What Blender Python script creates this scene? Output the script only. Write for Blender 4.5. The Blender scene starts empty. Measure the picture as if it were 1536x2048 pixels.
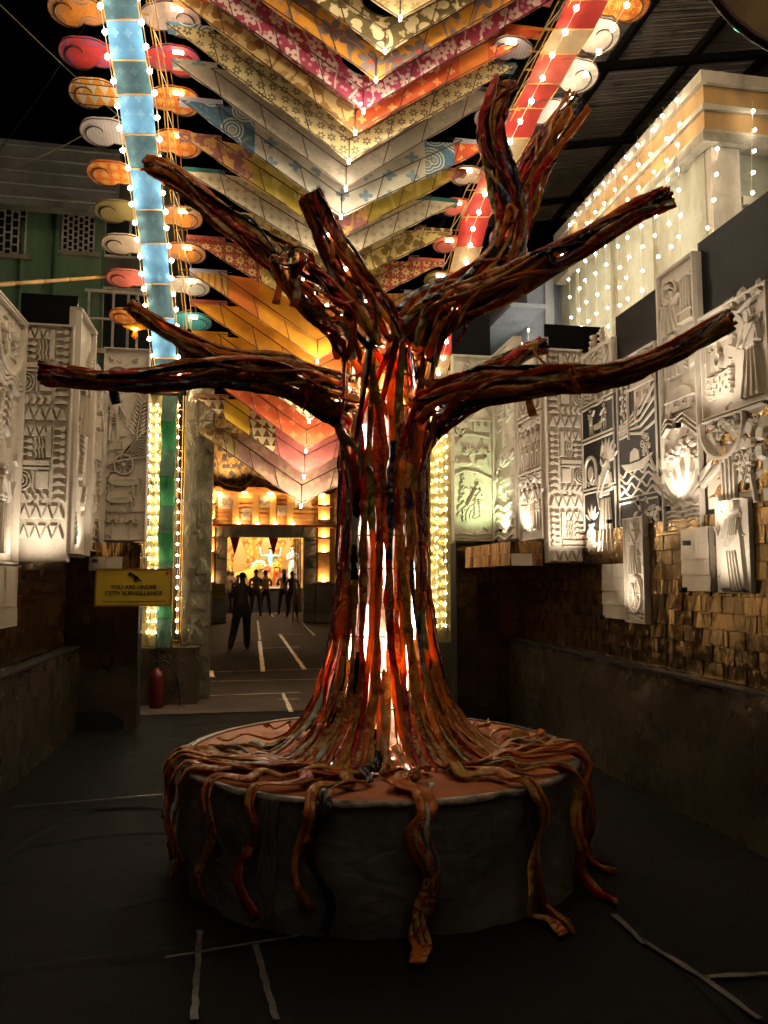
import bpy, math, random
from mathutils import Vector, Matrix
V = Vector; PI = math.pi; R = math.radians
random.seed(7)
S = bpy.context.scene
# ------------------------------------------------------------------ camera, world, exposure
CAM = V((0, 0, 1.55)); F = 1538.0; YAW = R(9.9); PITCH = R(5.0)
cd = bpy.data.cameras.new('camera'); cam = bpy.data.objects.new('camera', cd)
S.collection.objects.link(cam); S.camera = cam
cam.location = CAM; cam.rotation_euler = (R(90) + PITCH, 0, -YAW)
cd.sensor_fit = 'VERTICAL'; cd.sensor_height = 36.0; cd.lens = 36.0 * F / 2048.0
cd.clip_start = 0.05; cd.clip_end = 500
W = bpy.data.worlds.new('World'); S.world = W; W.use_nodes = True
wn = W.node_tree; bg = wn.nodes['Background']
sky = wn.nodes.new('ShaderNodeTexSky'); sky.sky_type = 'NISHITA'; sky.sun_disc = False
sky.sun_elevation = R(-9); sky.sun_rotation = R(120)
wn.links.new(sky.outputs[0], bg.inputs[0]); bg.inputs[1].default_value = 0.05
S.view_settings.view_transform = 'Standard'; S.view_settings.look = 'None'
S.view_settings.gamma = 1.0; S.view_settings.use_curve_mapping = False
S.view_settings.exposure = 1.9
S.cycles.use_denoising = True
S.cycles.max_bounces = 4; S.cycles.diffuse_bounces = 2; S.cycles.glossy_bounces = 2
S.cycles.use_adaptive_sampling = True; S.cycles.adaptive_threshold = 0.03; S.cycles.adaptive_min_samples = 12
S.cycles.transmission_bounces = 2; S.cycles.sample_clamp_indirect = 6.0
S.cycles.caustics_reflective = False; S.cycles.caustics_refractive = False

# ------------------------------------------------------------------ places read off the photograph, as world points
FW = V((math.sin(YAW) * math.cos(PITCH), math.cos(YAW) * math.cos(PITCH), math.sin(PITCH)))
RT = V((math.cos(YAW), -math.sin(YAW), 0)); UP = RT.cross(FW)
def ray(px, py): return FW * F + RT * (px - 768) + UP * (1024 - py)
def aY(px, py, y): d = ray(px, py); return CAM + d * (y / d.y)
def aX(px, py, x): d = ray(px, py); return CAM + d * (x / d.x)
def aZ(px, py, z): d = ray(px, py); return CAM + d * ((z - CAM.z) / d.z)
def aD(px, py, dep): return CAM + ray(px, py) * (dep / F)

# ------------------------------------------------------------------ mesh building
COL = S.collection
class MB:
    def __init__(s): s.v = []; s.f = []; s.u = []; s.m = []; s.sm = []
    def add(s, vs, fs, uv=None, mi=0, smooth=False):
        b = len(s.v); s.v += [tuple(p) for p in vs]
        for k, f in enumerate(fs):
            s.f.append([b + i for i in f]); s.m.append(mi if not isinstance(mi, list) else mi[k]); s.sm.append(smooth)
            s.u.append([uv[i] for i in f] if uv else None)
        return s
    def box(s, o, a, b, c, mi=0):
        o = V(o); a = V(a); b = V(b); c = V(c)
        vs = [o, o + a, o + a + b, o + b, o + c, o + a + c, o + a + b + c, o + b + c]
        la, lb, lc = a.length, b.length, c.length
        fs = [(3, 2, 1, 0), (4, 5, 6, 7), (0, 1, 5, 4), (1, 2, 6, 5), (2, 3, 7, 6), (3, 0, 4, 7)]
        if a.cross(b).dot(c) < 0: fs = [f[::-1] for f in fs]
        bb = len(s.v); s.v += [tuple(p) for p in vs]
        for f in fs:
            s.f.append([bb + i for i in f]); s.m.append(mi); s.sm.append(False)
            q = []
            for i in f:
                p = vs[i] - o
                q.append((p.dot(a) / max(la, 1e-6) + p.dot(b) / max(lb, 1e-6) * .37, p.dot(c) / max(lc, 1e-6) + p.dot(b) / max(lb, 1e-6) * .61))
            s.u.append(q)
        return s
    def cbox(s, c, sx, sy, sz, rz=0, mi=0):
        a = V((math.cos(rz), math.sin(rz), 0)) * sx; b = V((-math.sin(rz), math.cos(rz), 0)) * sy; z = V((0, 0, sz))
        return s.box(V(c) - a / 2 - b / 2 - z / 2, a, b, z, mi)
    def tube(s, pts, r, n=6, mi=0, cap=True, closed=False):
        pts = [V(p) for p in pts]; L = len(pts)
        rr = r if isinstance(r, (list, tuple)) else [r] * L
        vs = []; uv = []; t = 0; nrm = None
        for i, p in enumerate(pts):
            d = (pts[min(i + 1, L - 1)] - pts[max(i - 1, 0)]); d = d.normalized() if d.length > 1e-9 else V((0, 0, 1))
            if nrm is None:
                nrm = d.cross(V((0, 0, 1)));  nrm = nrm if nrm.length > .05 else d.cross(V((1, 0, 0)))
            nrm = (nrm - d * nrm.dot(d)).normalized(); bn = d.cross(nrm)
            if i: t += (p - pts[i - 1]).length
            for k in range(n):
                a = 2 * PI * k / n; vs.append(p + (nrm * math.cos(a) + bn * math.sin(a)) * rr[i]); uv.append((t, k / n * .3))
        fs = []
        for i in range(L - 1):
            for k in range(n): fs.append((i * n + k, i * n + (k + 1) % n, (i + 1) * n + (k + 1) % n, (i + 1) * n + k))
        if cap: fs += [tuple(range(n))[::-1], tuple((L - 1) * n + k for k in range(n))]
        return s.add(vs, fs, uv, mi, True)
    def rod(s, p, q, r, n=5, mi=0): return s.tube([p, q], r, n, mi)
    def lathe(s, c, prof, n=16, mi=0, ax=None):
        c = V(c); vs = []; fs = []; uv = []
        for (r, z) in prof:
            for k in range(n):
                a = 2 * PI * k / n; vs.append(c + V((r * math.cos(a), r * math.sin(a), z))); uv.append((k / n * 2, z))
        for i in range(len(prof) - 1):
            for k in range(n): fs.append((i * n + k, i * n + (k + 1) % n, (i + 1) * n + (k + 1) % n, (i + 1) * n + k))
        fs += [tuple(range(n))[::-1], tuple((len(prof) - 1) * n + k for k in range(n))]
        return s.add(vs, fs, uv, mi, True)
    def mesh(s, name, mats):
        me = bpy.data.meshes.new(name); me.from_pydata(s.v, [], s.f)
        for m in (mats if isinstance(mats, (list, tuple)) else [mats]): me.materials.append(m)
        me.polygons.foreach_set('material_index', s.m); me.polygons.foreach_set('use_smooth', s.sm)
        ul = me.uv_layers.new(name='UVMap'); k = 0; dat = []
        for fi, f in enumerate(s.f):
            u = s.u[fi]
            if u: 
                for q in u: dat += [q[0], q[1]]
            else:
                p0 = V(s.v[f[0]]); e = V(s.v[f[1]]) - p0; e = e.normalized() if e.length > 1e-9 else V((1, 0, 0))
                nn = V((0, 0, 0))
                for a in range(1, len(f) - 1): nn += (V(s.v[f[a]]) - p0).cross(V(s.v[f[a + 1]]) - p0)
                nn = nn.normalized() if nn.length > 1e-12 else V((0, 0, 1))
                h = V((0, 0, 1)).cross(nn); h = h.normalized() if h.length > .1 else V((1, 0, 0)); w = nn.cross(h)
                for i in f: q = V(s.v[i]); dat += [q.dot(h), q.dot(w)]
        ul.data.foreach_set('uv', dat); me.update(); return me
    def obj(s, name, mats, parent=None, **kw): return put(name, s.mesh(name, mats), parent, **kw)
def put(name, data, parent=None, label=None, cat=None, group=None, kind=None, loc=None, mat=None):
    o = bpy.data.objects.new(name, data); COL.objects.link(o)
    if parent is not None: o.parent = parent
    if mat is not None: o.matrix_basis = mat
    if loc is not None: o.location = loc
    if label: o['label'] = label
    if cat: o['category'] = cat
    if group: o['group'] = group
    if kind: o['kind'] = kind
    return o
def thing(name, label, cat, loc=(0, 0, 0), group=None):
    return put(name, None, None, label, cat, group, loc=loc)
def light(kind, name, parent, loc, power, color=(1, .85, .65), size=.03, target=None, cone=70, blend=.6):
    ld = bpy.data.lights.new(name, kind); ld.energy = power; ld.color = color
    ld.shadow_soft_size = size
    if kind == 'SPOT': ld.spot_size = R(cone); ld.spot_blend = blend
    o = bpy.data.objects.new(name, ld); COL.objects.link(o)
    pl = V(parent.location) if parent else V((0, 0, 0))
    o.parent = parent; o.location = V(loc) - pl
    if target is not None: o.rotation_euler = (V(target) - V(loc)).to_track_quat('-Z', 'Y').to_euler()
    return o
def cat_rom(P, n):
    P = [V(p) for p in P]; out = []
    for i in range(len(P) - 1):
        a = P[max(i - 1, 0)]; b = P[i]; c = P[i + 1]; d = P[min(i + 2, len(P) - 1)]
        for k in range(n):
            t = k / n; out.append(.5 * ((2 * b) + (c - a) * t + (2 * a - 5 * b + 4 * c - d) * t * t + (3 * b - a - 3 * c + d) * t ** 3))
    out.append(P[-1]); return out
def lerp(tab, x):
    if x <= tab[0][0]: return tab[0][1]
    for (a, p), (b, q) in zip(tab, tab[1:]):
        if x <= b: t = (x - a) / (b - a); return p + (q - p) * t
    return tab[-1][1]
def gz(y): return 0.0 if y < 12 else (.24 * (y - 12) / 16 if y < 28 else .24)
# ------------------------------------------------------------------ materials
class NT:
    def __init__(s, name):
        s.m = bpy.data.materials.new(name); s.m.use_nodes = True; s.t = s.m.node_tree; s.b = s.t.nodes['Principled BSDF']; s.o = s.t.nodes['Material Output']
    def n(s, typ, **kw):
        x = s.t.nodes.new('ShaderNode' + typ)
        for k, v in kw.items(): setattr(x, k, v)
        return x
    def l(s, a, b): s.t.links.new(a, b)
    def put(s, sock, val):
        if hasattr(val, 'is_linked') or hasattr(val, 'links'): s.l(val, sock)
        else: sock.default_value = val
    def math(s, op, a, b=0.0, c=None):
        x = s.n('Math', operation=op); s.put(x.inputs[0], a); s.put(x.inputs[1], b)
        if c is not None: s.put(x.inputs[2], c)
        return x.outputs[0]
    def vm(s, op, a, b=None):
        x = s.n('VectorMath', operation=op); s.put(x.inputs[0], a)
        if b is not None: s.put(x.inputs[1], b)
        return x.outputs['Value'] if op in ('LENGTH', 'DOT_PRODUCT', 'DISTANCE') else x.outputs[0]
    def mix(s, f, a, b):
        x = s.n('Mix', data_type='RGBA'); s.put(x.inputs[0], f); s.put(x.inputs[6], a); s.put(x.inputs[7], b); return x.outputs[2]
    def noise(s, vec, scale, detail=3, rough=.5, dist=0):
        x = s.n('TexNoise'); s.l(vec, x.inputs['Vector']); x.inputs['Scale'].default_value = scale; x.inputs['Detail'].default_value = detail
        x.inputs['Roughness'].default_value = rough; x.inputs['Distortion'].default_value = dist; return x.outputs[0]
    def ramp(s, f, stops):
        x = s.n('ValToRGB'); s.l(f, x.inputs[0]); e = x.color_ramp.elements
        while len(e) < len(stops): e.new(.5)
        for k, (p, c) in enumerate(stops): e[k].position = p; e[k].color = c if len(c) == 4 else (*c, 1)
        return x.outputs[0]
    def uv(s): return s.n('TexCoord').outputs['UV']
    def ob(s): return s.n('TexCoord').outputs['Object']
    def pos(s): return s.n('NewGeometry').outputs['Position']
    def bump(s, h, st, dist=.01):
        x = s.n('Bump'); s.l(h, x.inputs['Height']); x.inputs['Strength'].default_value = st; x.inputs['Distance'].default_value = dist
        s.l(x.outputs[0], s.b.inputs['Normal']); return x
def c4(c): return (*c, 1) if len(c) == 3 else c
def plain(name, col, rough=.7, metal=0, var=.25, vs=6, bump=.2, bs=30, trans=0, emit=None, est=0, bdist=.01, spec=.4):
    t = NT(name); p = t.pos(); n = t.noise(p, vs, 4)
    d = tuple(x * (1 - var) for x in col); u = tuple(min(1, x * (1 + var)) for x in col)
    t.l(t.ramp(n, [(.3, d), (.7, u)]), t.b.inputs['Base Color'])
    t.b.inputs['Roughness'].default_value = rough; t.b.inputs['Metallic'].default_value = metal; t.b.inputs['Specular IOR Level'].default_value = spec
    if bump: t.bump(t.noise(p, bs, 4), bump, bdist)
    if trans: translucent(t, t.b.inputs['Base Color'].links[0].from_socket, trans)
    if emit: t.b.inputs['Emission Color'].default_value = c4(emit); t.b.inputs['Emission Strength'].default_value = est
    return t.m
def translucent(t, colsock, amt):
    tr = t.n('BsdfTranslucent'); t.l(colsock, tr.inputs[0]); mx = t.n('MixShader'); mx.inputs[0].default_value = amt
    t.l(t.b.outputs[0], mx.inputs[1]); t.l(tr.outputs[0], mx.inputs[2]); t.l(mx.outputs[0], t.o.inputs[0])
def flowers(t, vec, scale, n, size, rnd=.7, rot=True):
    """printed motifs: returns (petal mask, heart mask, cell colour)"""
    v = t.vm('SCALE', vec); v.node.inputs[3].default_value = scale
    vo = t.n('TexVoronoi', voronoi_dimensions='2D'); t.l(v, vo.inputs['Vector']); vo.inputs['Scale'].default_value = 1; vo.inputs['Randomness'].default_value = rnd
    d = t.vm('SUBTRACT', v, vo.outputs['Position']); sp = t.n('SeparateXYZ'); t.l(d, sp.inputs[0])
    ang = t.math('ARCTAN2', sp.outputs[1], sp.outputs[0]); cs = t.n('SeparateColor'); t.l(vo.outputs['Color'], cs.inputs[0])
    if rot: ang = t.math('ADD', ang, t.math('MULTIPLY', cs.outputs[0], 6.28))
    pet = t.math('MULTIPLY_ADD', t.math('ABSOLUTE', t.math('COSINE', t.math('MULTIPLY', ang, n / 2))), .62 * size, .38 * size)
    ln = t.math('SQRT', t.math('ADD', t.math('POWER', sp.outputs[0], 2), t.math('POWER', sp.outputs[1], 2)))
    return t.math('LESS_THAN', ln, pet), t.math('LESS_THAN', ln, size * .2), cs.outputs[1], ln
def cloth(name, base, fig=None, kind='plain', scale=8, trans=.35, third=None, rough=.75, weave=True, sheen=.0, wrap=False, figmix=1.0):
    t = NT(name); u = t.uv(); p = t.pos()
    nz = t.noise(p, 5, 3); col = t.ramp(nz, [(.3, tuple(x * .78 for x in base)), (.7, tuple(min(1, x * 1.15) for x in base))])
    fig = c4(fig) if fig else None; third = c4(third) if third else fig
    if kind == 'flower':
        m, h, r, ln = flowers(t, u, scale, 5, .42, .75); col = t.mix(m, col, fig); col = t.mix(h, col, third)
        m2, h2, r2, l2 = flowers(t, u, scale * 2.1, 6, .25, 1); col = t.mix(t.math('MULTIPLY', m2, .5), col, fig)
        w = t.n('TexWave', wave_type='BANDS'); t.l(u, w.inputs[0]); w.inputs['Scale'].default_value = scale * .35; w.inputs['Distortion'].default_value = 9; w.inputs['Detail'].default_value = 1
        col = t.mix(t.math('MULTIPLY', t.math('GREATER_THAN', w.outputs[1], .965), .8), col, fig)
    elif kind == 'sprig':
        m, h, r, ln = flowers(t, u, scale, 6, .40, .12); ring = t.math('MULTIPLY', m, t.math('GREATER_THAN', ln, .12)); col = t.mix(t.math('MULTIPLY', ring, .85), col, fig)
        m2, h2, r2, l2 = flowers(t, u, scale * 3.1, 8, .33, .8); col = t.mix(t.math('MULTIPLY', m2, .32), col, third)
    elif kind == 'star':
        m, h, r, ln = flowers(t, u, scale, 4, .30, .05, False); col = t.mix(m, col, fig)
    elif kind == 'vine':
        w = t.n('TexWave', wave_type='BANDS'); t.l(u, w.inputs[0]); w.inputs['Scale'].default_value = scale * .25; w.inputs['Distortion'].default_value = 14; w.inputs['Detail'].default_value = 1.5
        col = t.mix(t.math('MULTIPLY', t.math('GREATER_THAN', w.outputs[1], .975), .9), col, fig)
        m, h, r, ln = flowers(t, u, scale, 2, .42, .9); col = t.mix(m, col, fig)
        m, h, r, ln = flowers(t, u, scale * 1.7, 3, .3, 1); col = t.mix(t.math('MULTIPLY', m, .7), col, third)
    elif kind == 'paisley':
        m, h, r, ln = flowers(t, u, scale * .6, 3, .55, .9); rings = t.math('GREATER_THAN', t.math('SINE', t.math('MULTIPLY', ln, 46)), .1)
        col = t.mix(t.math('MULTIPLY', rings, t.math('LESS_THAN', ln, .5)), col, fig); col = t.mix(t.math('MULTIPLY', h, .8), col, third)
        nn = t.noise(u, scale * 2, 2, .5, 2); col = t.mix(t.math('MULTIPLY', t.math('GREATER_THAN', nn, .62), .6), col, third)
    elif kind == 'spot':
        nn = t.noise(u, scale * 3.5, 2, .6, 1.2); col = t.mix(t.math('MULTIPLY', t.math('GREATER_THAN', nn, .56), figmix), col, fig)
        n3 = t.noise(u, scale * 6, 1, .5, .4); col = t.mix(t.math('MULTIPLY', t.math('GREATER_THAN', n3, .64), figmix), col, third)
    elif kind == 'zig':
        sp = t.n('SeparateXYZ'); t.l(u, sp.inputs[0]); fx = t.math('PINGPONG', t.math('MULTIPLY', sp.outputs[0], scale), .5); fy = t.math('FRACT', t.math('MULTIPLY', sp.outputs[1], scale))
        col = t.mix(t.math('GREATER_THAN', t.math('MULTIPLY', fx, 2), fy), col, fig)
        col = t.mix(t.math('LESS_THAN', fy, .12), col, third)
    elif kind == 'ikat':
        m, h, r, ln = flowers(t, u, scale, 8, .40, .08, False); col = t.mix(m, col, fig); col = t.mix(t.math('LESS_THAN', ln, .13), col, third)
        m, h, r, ln = flowers(t, u, scale * 2.4, 4, .22, .1, False); col = t.mix(t.math('MULTIPLY', m, .7), col, fig)
    elif kind == 'stripe':
        sp = t.n('SeparateXYZ'); t.l(u, sp.inputs[0]); fy = t.math('FRACT', t.math('MULTIPLY', sp.outputs[0], scale))
        col = t.mix(t.math('LESS_THAN', fy, .4), col, fig)
    # worn, stained cloth
    st = t.noise(p, 2.2, 5, .6); dk = t.n('Mix', data_type='RGBA', blend_type='MULTIPLY'); dk.inputs[0].default_value = .5; t.l(col, dk.inputs[6]); t.l(t.ramp(st, [(.35, (.75, .7, .62)), (.6, (1, 1, 1))]), dk.inputs[7]); col = dk.outputs[2]
    t.l(col, t.b.inputs['Base Color']); t.b.inputs['Roughness'].default_value = rough; t.b.inputs['Specular IOR Level'].default_value = .35
    if wrap:
        mp = t.n('Mapping'); t.l(u, mp.inputs[0]); mp.inputs['Scale'].default_value = (11, 14, 1); mp.inputs['Rotation'].default_value = (0, 0, .5)
        w = t.n('TexWave', wave_type='BANDS'); t.l(mp.outputs[0], w.inputs[0]); w.inputs['Scale'].default_value = .3; w.inputs['Distortion'].default_value = 7; w.inputs['Detail'].default_value = 3
        nn = t.noise(p, 40, 3); t.bump(t.math('ADD', w.outputs[1], t.math('MULTIPLY', nn, .9)), .6, .012)
    else:
        nn = t.noise(p, 7, 5, .6); t.bump(nn, .55, .03)
    if trans: translucent(t, col, trans)
    return t.m
def foil(name, col, rough=.3, metal=.85, bump=.6, scale=5, stretch=(1, 1, .35), dist=.03, fine=.22, crumple=0):
    t = NT(name); p = t.pos(); mp = t.n('Mapping'); t.l(p, mp.inputs[0]); mp.inputs['Scale'].default_value = stretch
    a = t.noise(mp.outputs[0], scale, 3, .5, 1.2); b = t.noise(mp.outputs[0], scale * 5, 3, .6, .5)
    h_ = t.math('MULTIPLY_ADD', b, fine, a)
    if crumple:
        wp = t.vm('ADD', mp.outputs[0], t.vm('SCALE', t.n('TexNoise').outputs['Color'])); wp.node.inputs[1].links[0].from_node.inputs[3].default_value = .25
        for sc_, am in ((crumple, .55), (crumple * 2.7, .25)):
            vo = t.n('TexVoronoi', feature='F2'); t.l(wp, vo.inputs['Vector']); vo.inputs['Scale'].default_value = sc_; h_ = t.math('MULTIPLY_ADD', vo.outputs['Distance'], am, h_)
    t.bump(h_, bump, dist)
    n = t.noise(p, 1.2, 2); t.l(t.ramp(n, [(.3, tuple(x * .8 for x in col)), (.7, tuple(min(1, x * 1.1) for x in col))]), t.b.inputs['Base Color'])
    t.b.inputs['Metallic'].default_value = metal
    t.l(t.math('MULTIPLY_ADD', t.noise(p, 4, 2), .16, rough - .08), t.b.inputs['Roughness']); return t.m
def glow(name, col, st):
    t = NT(name); t.b.inputs['Base Color'].default_value = c4(col); t.b.inputs['Emission Color'].default_value = c4(col); t.b.inputs['Emission Strength'].default_value = st; return t.m
def stained(name, col, stain, rough=.85):
    t = NT(name); p = t.pos(); mp = t.n('Mapping'); t.l(p, mp.inputs[0]); mp.inputs['Scale'].default_value = (1, 1, .35)
    a = t.noise(mp.outputs[0], 2.5, 6, .65); b = t.noise(p, 9, 5, .6)
    col2 = t.mix(t.ramp(a, [(.45, (0, 0, 0)), (.72, (1, 1, 1))]), c4(col), c4(stain)); col3 = t.mix(t.math('MULTIPLY', t.ramp(b, [(.55, (0, 0, 0)), (.75, (1, 1, 1))]), .35), col2, c4(tuple(x * .5 for x in stain)))
    t.l(col3, t.b.inputs['Base Color']); t.b.inputs['Roughness'].default_value = rough; t.bump(b, .3, .01); return t.m
m_wire = plain('black_wire', (.02, .012, .01), .5, .3, bump=0)
m_rod = plain('dark_red_rod', (.05, .018, .012), .5, .2, bump=0)
m_relief = stained('relief_board', (.58, .50, .40), (.37, .31, .235), .42)
m_floor = None
def make_floor():
    t = NT('dark_carpet'); p = t.pos(); a = t.noise(p, 1.2, 5, .6); b = t.noise(p, 60, 3)
    mp = t.n('Mapping'); t.l(p, mp.inputs[0]); mp.inputs['Scale'].default_value = (.5, 1.3, 1); w = t.noise(mp.outputs[0], 1.6, 3, .5, 1.0)
    t.l(t.ramp(a, [(.3, (.003, .0026, .0025)), (.7, (.0065, .0053, .0046))]), t.b.inputs['Base Color']); t.b.inputs['Roughness'].default_value = .75
    t.b.inputs['Specular IOR Level'].default_value = .10
    t.bump(t.math('MULTIPLY_ADD', w, 1.0, t.math('MULTIPLY', b, .06)), .35, .05); return t.m
m_floor = make_floor()
m_tape2 = plain('dimmed_scuffed_tape', (.065, .055, .045), .4, 0, .8, 9, .3, 40)  # scuffed tape, its colour darkened to imitate the dim foreground light
m_tape = plain('worn_white_tape', (.42, .36, .27), .35, 0, .7, 14, .3, 40)
m_dado = foil('grey_brown_sheet', (.19, .14, .088), .28, .8, .5, .9, (1, 1, .5), .10, .02, .8)
m_skirt = foil('grey_sheet', (.18, .168, .16), .38, .5, .62, 1.2, (1, 1, .6), .09, .03, 1.7)
m_tile = [foil('copper_foil', (.31, .175, .064), .22, .95, .55, 2.6), foil('bronze_foil', (.28, .165, .058), .24, .95, .6, 3.0), foil('brown_foil', (.21, .12, .046), .24, .95, .55, 2.4)]
m_palefoil = foil('pale_foil', (.55, .47, .37), .42, .45, .4, 3)
m_goldfoil = foil('gold_foil', (.40, .32, .12), .34, .9, .6, 5)
m_stonefoil = foil('grey_green_foil', (.19, .165, .105), .34, .75, .9, 2.6, (1, 1, .6), .05)
m_black = plain('black_board_gloss', (.006, .006, .007), .35, 0, .2, 3, 0, 4, spec=.08)
m_yrod = plain('yellow_bamboo_rod', (.36, .19, .04), .5, 0, .2, 5, .1)
m_bulb = glow('warm_bulb', (1, .80, .52), 30)
m_bulbw = glow('white_bulb', (1, .88, .68), 26)
m_apex = glow('lamp_glow', (1, .86, .62), 32)
m_tubel = glow('led_tube', (1, .80, .64), 4.2)
m_led = glow('small_led', (1, .78, .55), 16)
m_plamp = glow('amber_lamp', (1, .66, .34), 6)
m_cord = plain('pale_cord', (.5, .42, .3), .6, bump=0)
m_lampbody = plain('lamp_body', (.015, .014, .013), .5, .3, bump=0)
# ------------------------------------------------------------------ ground and tape
gm = MB(); nx, ny = 60, 90
xs = [-40 + 80 * i / nx for i in range(nx + 1)]; 
def gx(i): t = i / nx * 2 - 1; return .6 + 60 * (abs(t) ** 2.6) * (1 if t > 0 else -1)
def gy(j): t = j / ny; return -8 + 12 * t * 1.4 + 90 * t ** 3
vs = []; uv = []
rg = random.Random(3)
for j in range(ny + 1):
    for i in range(nx + 1):
        x, y = gx(i), gy(j); w = .006 * math.sin(x * 3.1 + y * 1.3) * math.sin(y * 2.2 - x) + rg.uniform(-.003, .003)
        vs.append((x, y, gz(y) + (w if y < 11 else 0))); uv.append((x, y))
gm.add(vs, [(j * (nx + 1) + i, j * (nx + 1) + i + 1, (j + 1) * (nx + 1) + i + 1, (j + 1) * (nx + 1) + i) for j in range(ny) for i in range(nx)], uv, 0, True)
ground = gm.obj('ground', m_floor, kind='structure')
def tape(p, q, w=.05, rag=.35):
    a = aZ(*p, 0); b = aZ(*q, 0); 
    for _ in range(3): a = aZ(*p, gz(a.y)); b = aZ(*q, gz(b.y))
    d = b - a; n = max(2, int(d.length / (.18 if p[1] < 1450 else .05))); s = V((-d.y, d.x, 0)).normalized(); r = random.Random(int(p[0] * 7 + p[1])); m = MB(); vs = []
    for k in range(n + 1):
        t = k / n; c = a + d * t + s * r.uniform(-.003, .003); ww = w * r.uniform(1 - rag, 1) / 2; z = gz(c.y) + .016
        vs += [(*(c + s * ww).xy, z), (*(c - s * ww).xy, z)]
    m.add(vs, [(2 * k, 2 * k + 1, 2 * k + 3, 2 * k + 2) for k in range(n)]); m.obj('tape', m_tape if p[1] < 1450 else m_tape2, ground)
for p, q, w in [((515, 1242), (520, 1280), .07), ((519, 1283), (526, 1345), .09), ((560, 1270), (609, 1340), .09), ((604, 1246), (629, 1272), .07), ((536, 1222), (546, 1234), .08),
                ((410, 1346), (660, 1339), .04), ((405, 1365), (640, 1360), .035), ((405, 1394), (600, 1387), .035), ((522, 1298), (600, 1295), .05), ((548, 1269), (606, 1269), .05), ((470, 1282), (520, 1281), .05),
                ((565, 1388), (583, 1426), .06), ((555, 1401), (600, 1400), .03), ((20, 1619), (330, 1592), .022), ((400, 1868), (388, 2048), .03), ((510, 1896), (552, 2048), .03), ((330, 1922), (600, 1878), .02),
                ((1228, 1835), (1290, 1895), .035), ((1285, 1888), (1405, 1962), .032), ((1408, 1962), (1536, 1954), .032), ((1405, 1962), (1520, 2046), .032), ((420, 1343), (424, 1356), .12)]: tape(p, q, w)
rf = random.Random(17)
for k in range(22):   # creases of the floor cloth
    a = V((rf.uniform(-1.5, 2.4), rf.uniform(1.9, 8.5), 0)); ang = rf.choice((0, .25, -.3, 1.4, 1.7)) + rf.uniform(-.2, .2); Ls = rf.uniform(.7, 2.0); d = V((math.cos(ang), math.sin(ang), 0)); sdv = V((-d.y, d.x, 0)); vs = []; nn = 14
    hh = rf.uniform(.008, .016); wd = rf.uniform(.025, .05); o1 = rf.uniform(0, 6)
    for i in range(nn + 1):
        t_ = i / nn; c = a + d * Ls * t_ + sdv * .05 * math.sin(t_ * 5 + o1); e = math.sin(PI * t_) ** .6
        for q, z in ((-1, 0), (-.3, .8), (.1, 1), (1, 0)): vs.append((c.x + sdv.x * wd * q, c.y + sdv.y * wd * q, .002 + hh * z * e))
    MB().add(vs, [(4 * i + q, 4 * i + q + 1, 4 * i + q + 5, 4 * i + q + 4) for i in range(nn) for q in range(3)], None, 0, True).obj('cloth_fold', m_floor, ground)
m_pass = plain('brown_floor_sheet', (.055, .034, .021), .85, 0, .3, 2, .3, 40)
vs = []
for k in range(41): y = 9.3 + 22 * k / 40; vs += [(-1.5, y, gz(y) + .006), (2.9, y, gz(y) + .006)]
MB().add(vs, [(2 * k, 2 * k + 1, 2 * k + 3, 2 * k + 2) for k in range(40)]).obj('passage_sheet', m_pass, kind='structure')  # added sheet over the far floor, lighter and browner than the near ground
dm = MB()
for k in range(170):
    p = V((rg.uniform(-1.5, 2.7), rg.uniform(1.6, 6.5), .012)); s = rg.uniform(.004, .010); a = rg.uniform(0, 6)
    dm.add([p, p + V((s * math.cos(a), s * math.sin(a), .002)), p + V((-s * .6 * math.sin(a), s * .6 * math.cos(a), .003))], [(0, 1, 2)])
dm.obj('paper_scrap', m_tape2, ground, kind='stuff')

# ------------------------------------------------------------------ low side walls, sheet-covered, and foil cladding above
def sheet(name, P, nu, nv, mats, parent, amp=.03, seed=1, n=V((0, 0, 1))):
    """slack sheet over four corners P00,P10,P11,P01, pushed along n"""
    r = random.Random(seed); ph = [(r.uniform(2, 9), r.uniform(1, 5), r.uniform(0, 6), r.uniform(.3, 1)) for _ in range(6)]; vs = []; uv = []
    L = (P[1] - P[0]).length; H = (P[3] - P[0]).length
    for j in range(nv + 1):
        for i in range(nu + 1):
            u, v = i / nu, j / nv; p = (P[0] * (1 - u) + P[1] * u) * (1 - v) + (P[3] * (1 - u) + P[2] * u) * v
            w = sum(c * math.sin(a * u * L * .8 + b * v * H * .6 + o + 1.5 * math.sin(v * 3 + o)) for a, b, o, c in ph) / 4 + sum(c * (.5 - abs(math.sin(a * .37 * u * L + b * .9 * v * H + o * 2))) for a, b, o, c in ph) / 4
            vs.append(p + n * amp * w); uv.append((u * L, v * H))
    m = MB().add(vs, [(j * (nu + 1) + i, j * (nu + 1) + i + 1, (j + 1) * (nu + 1) + i + 1, (j + 1) * (nu + 1) + i) for j in range(nv) for i in range(nu)], uv, 0, True)
    return m.obj(name, mats, parent)
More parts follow.
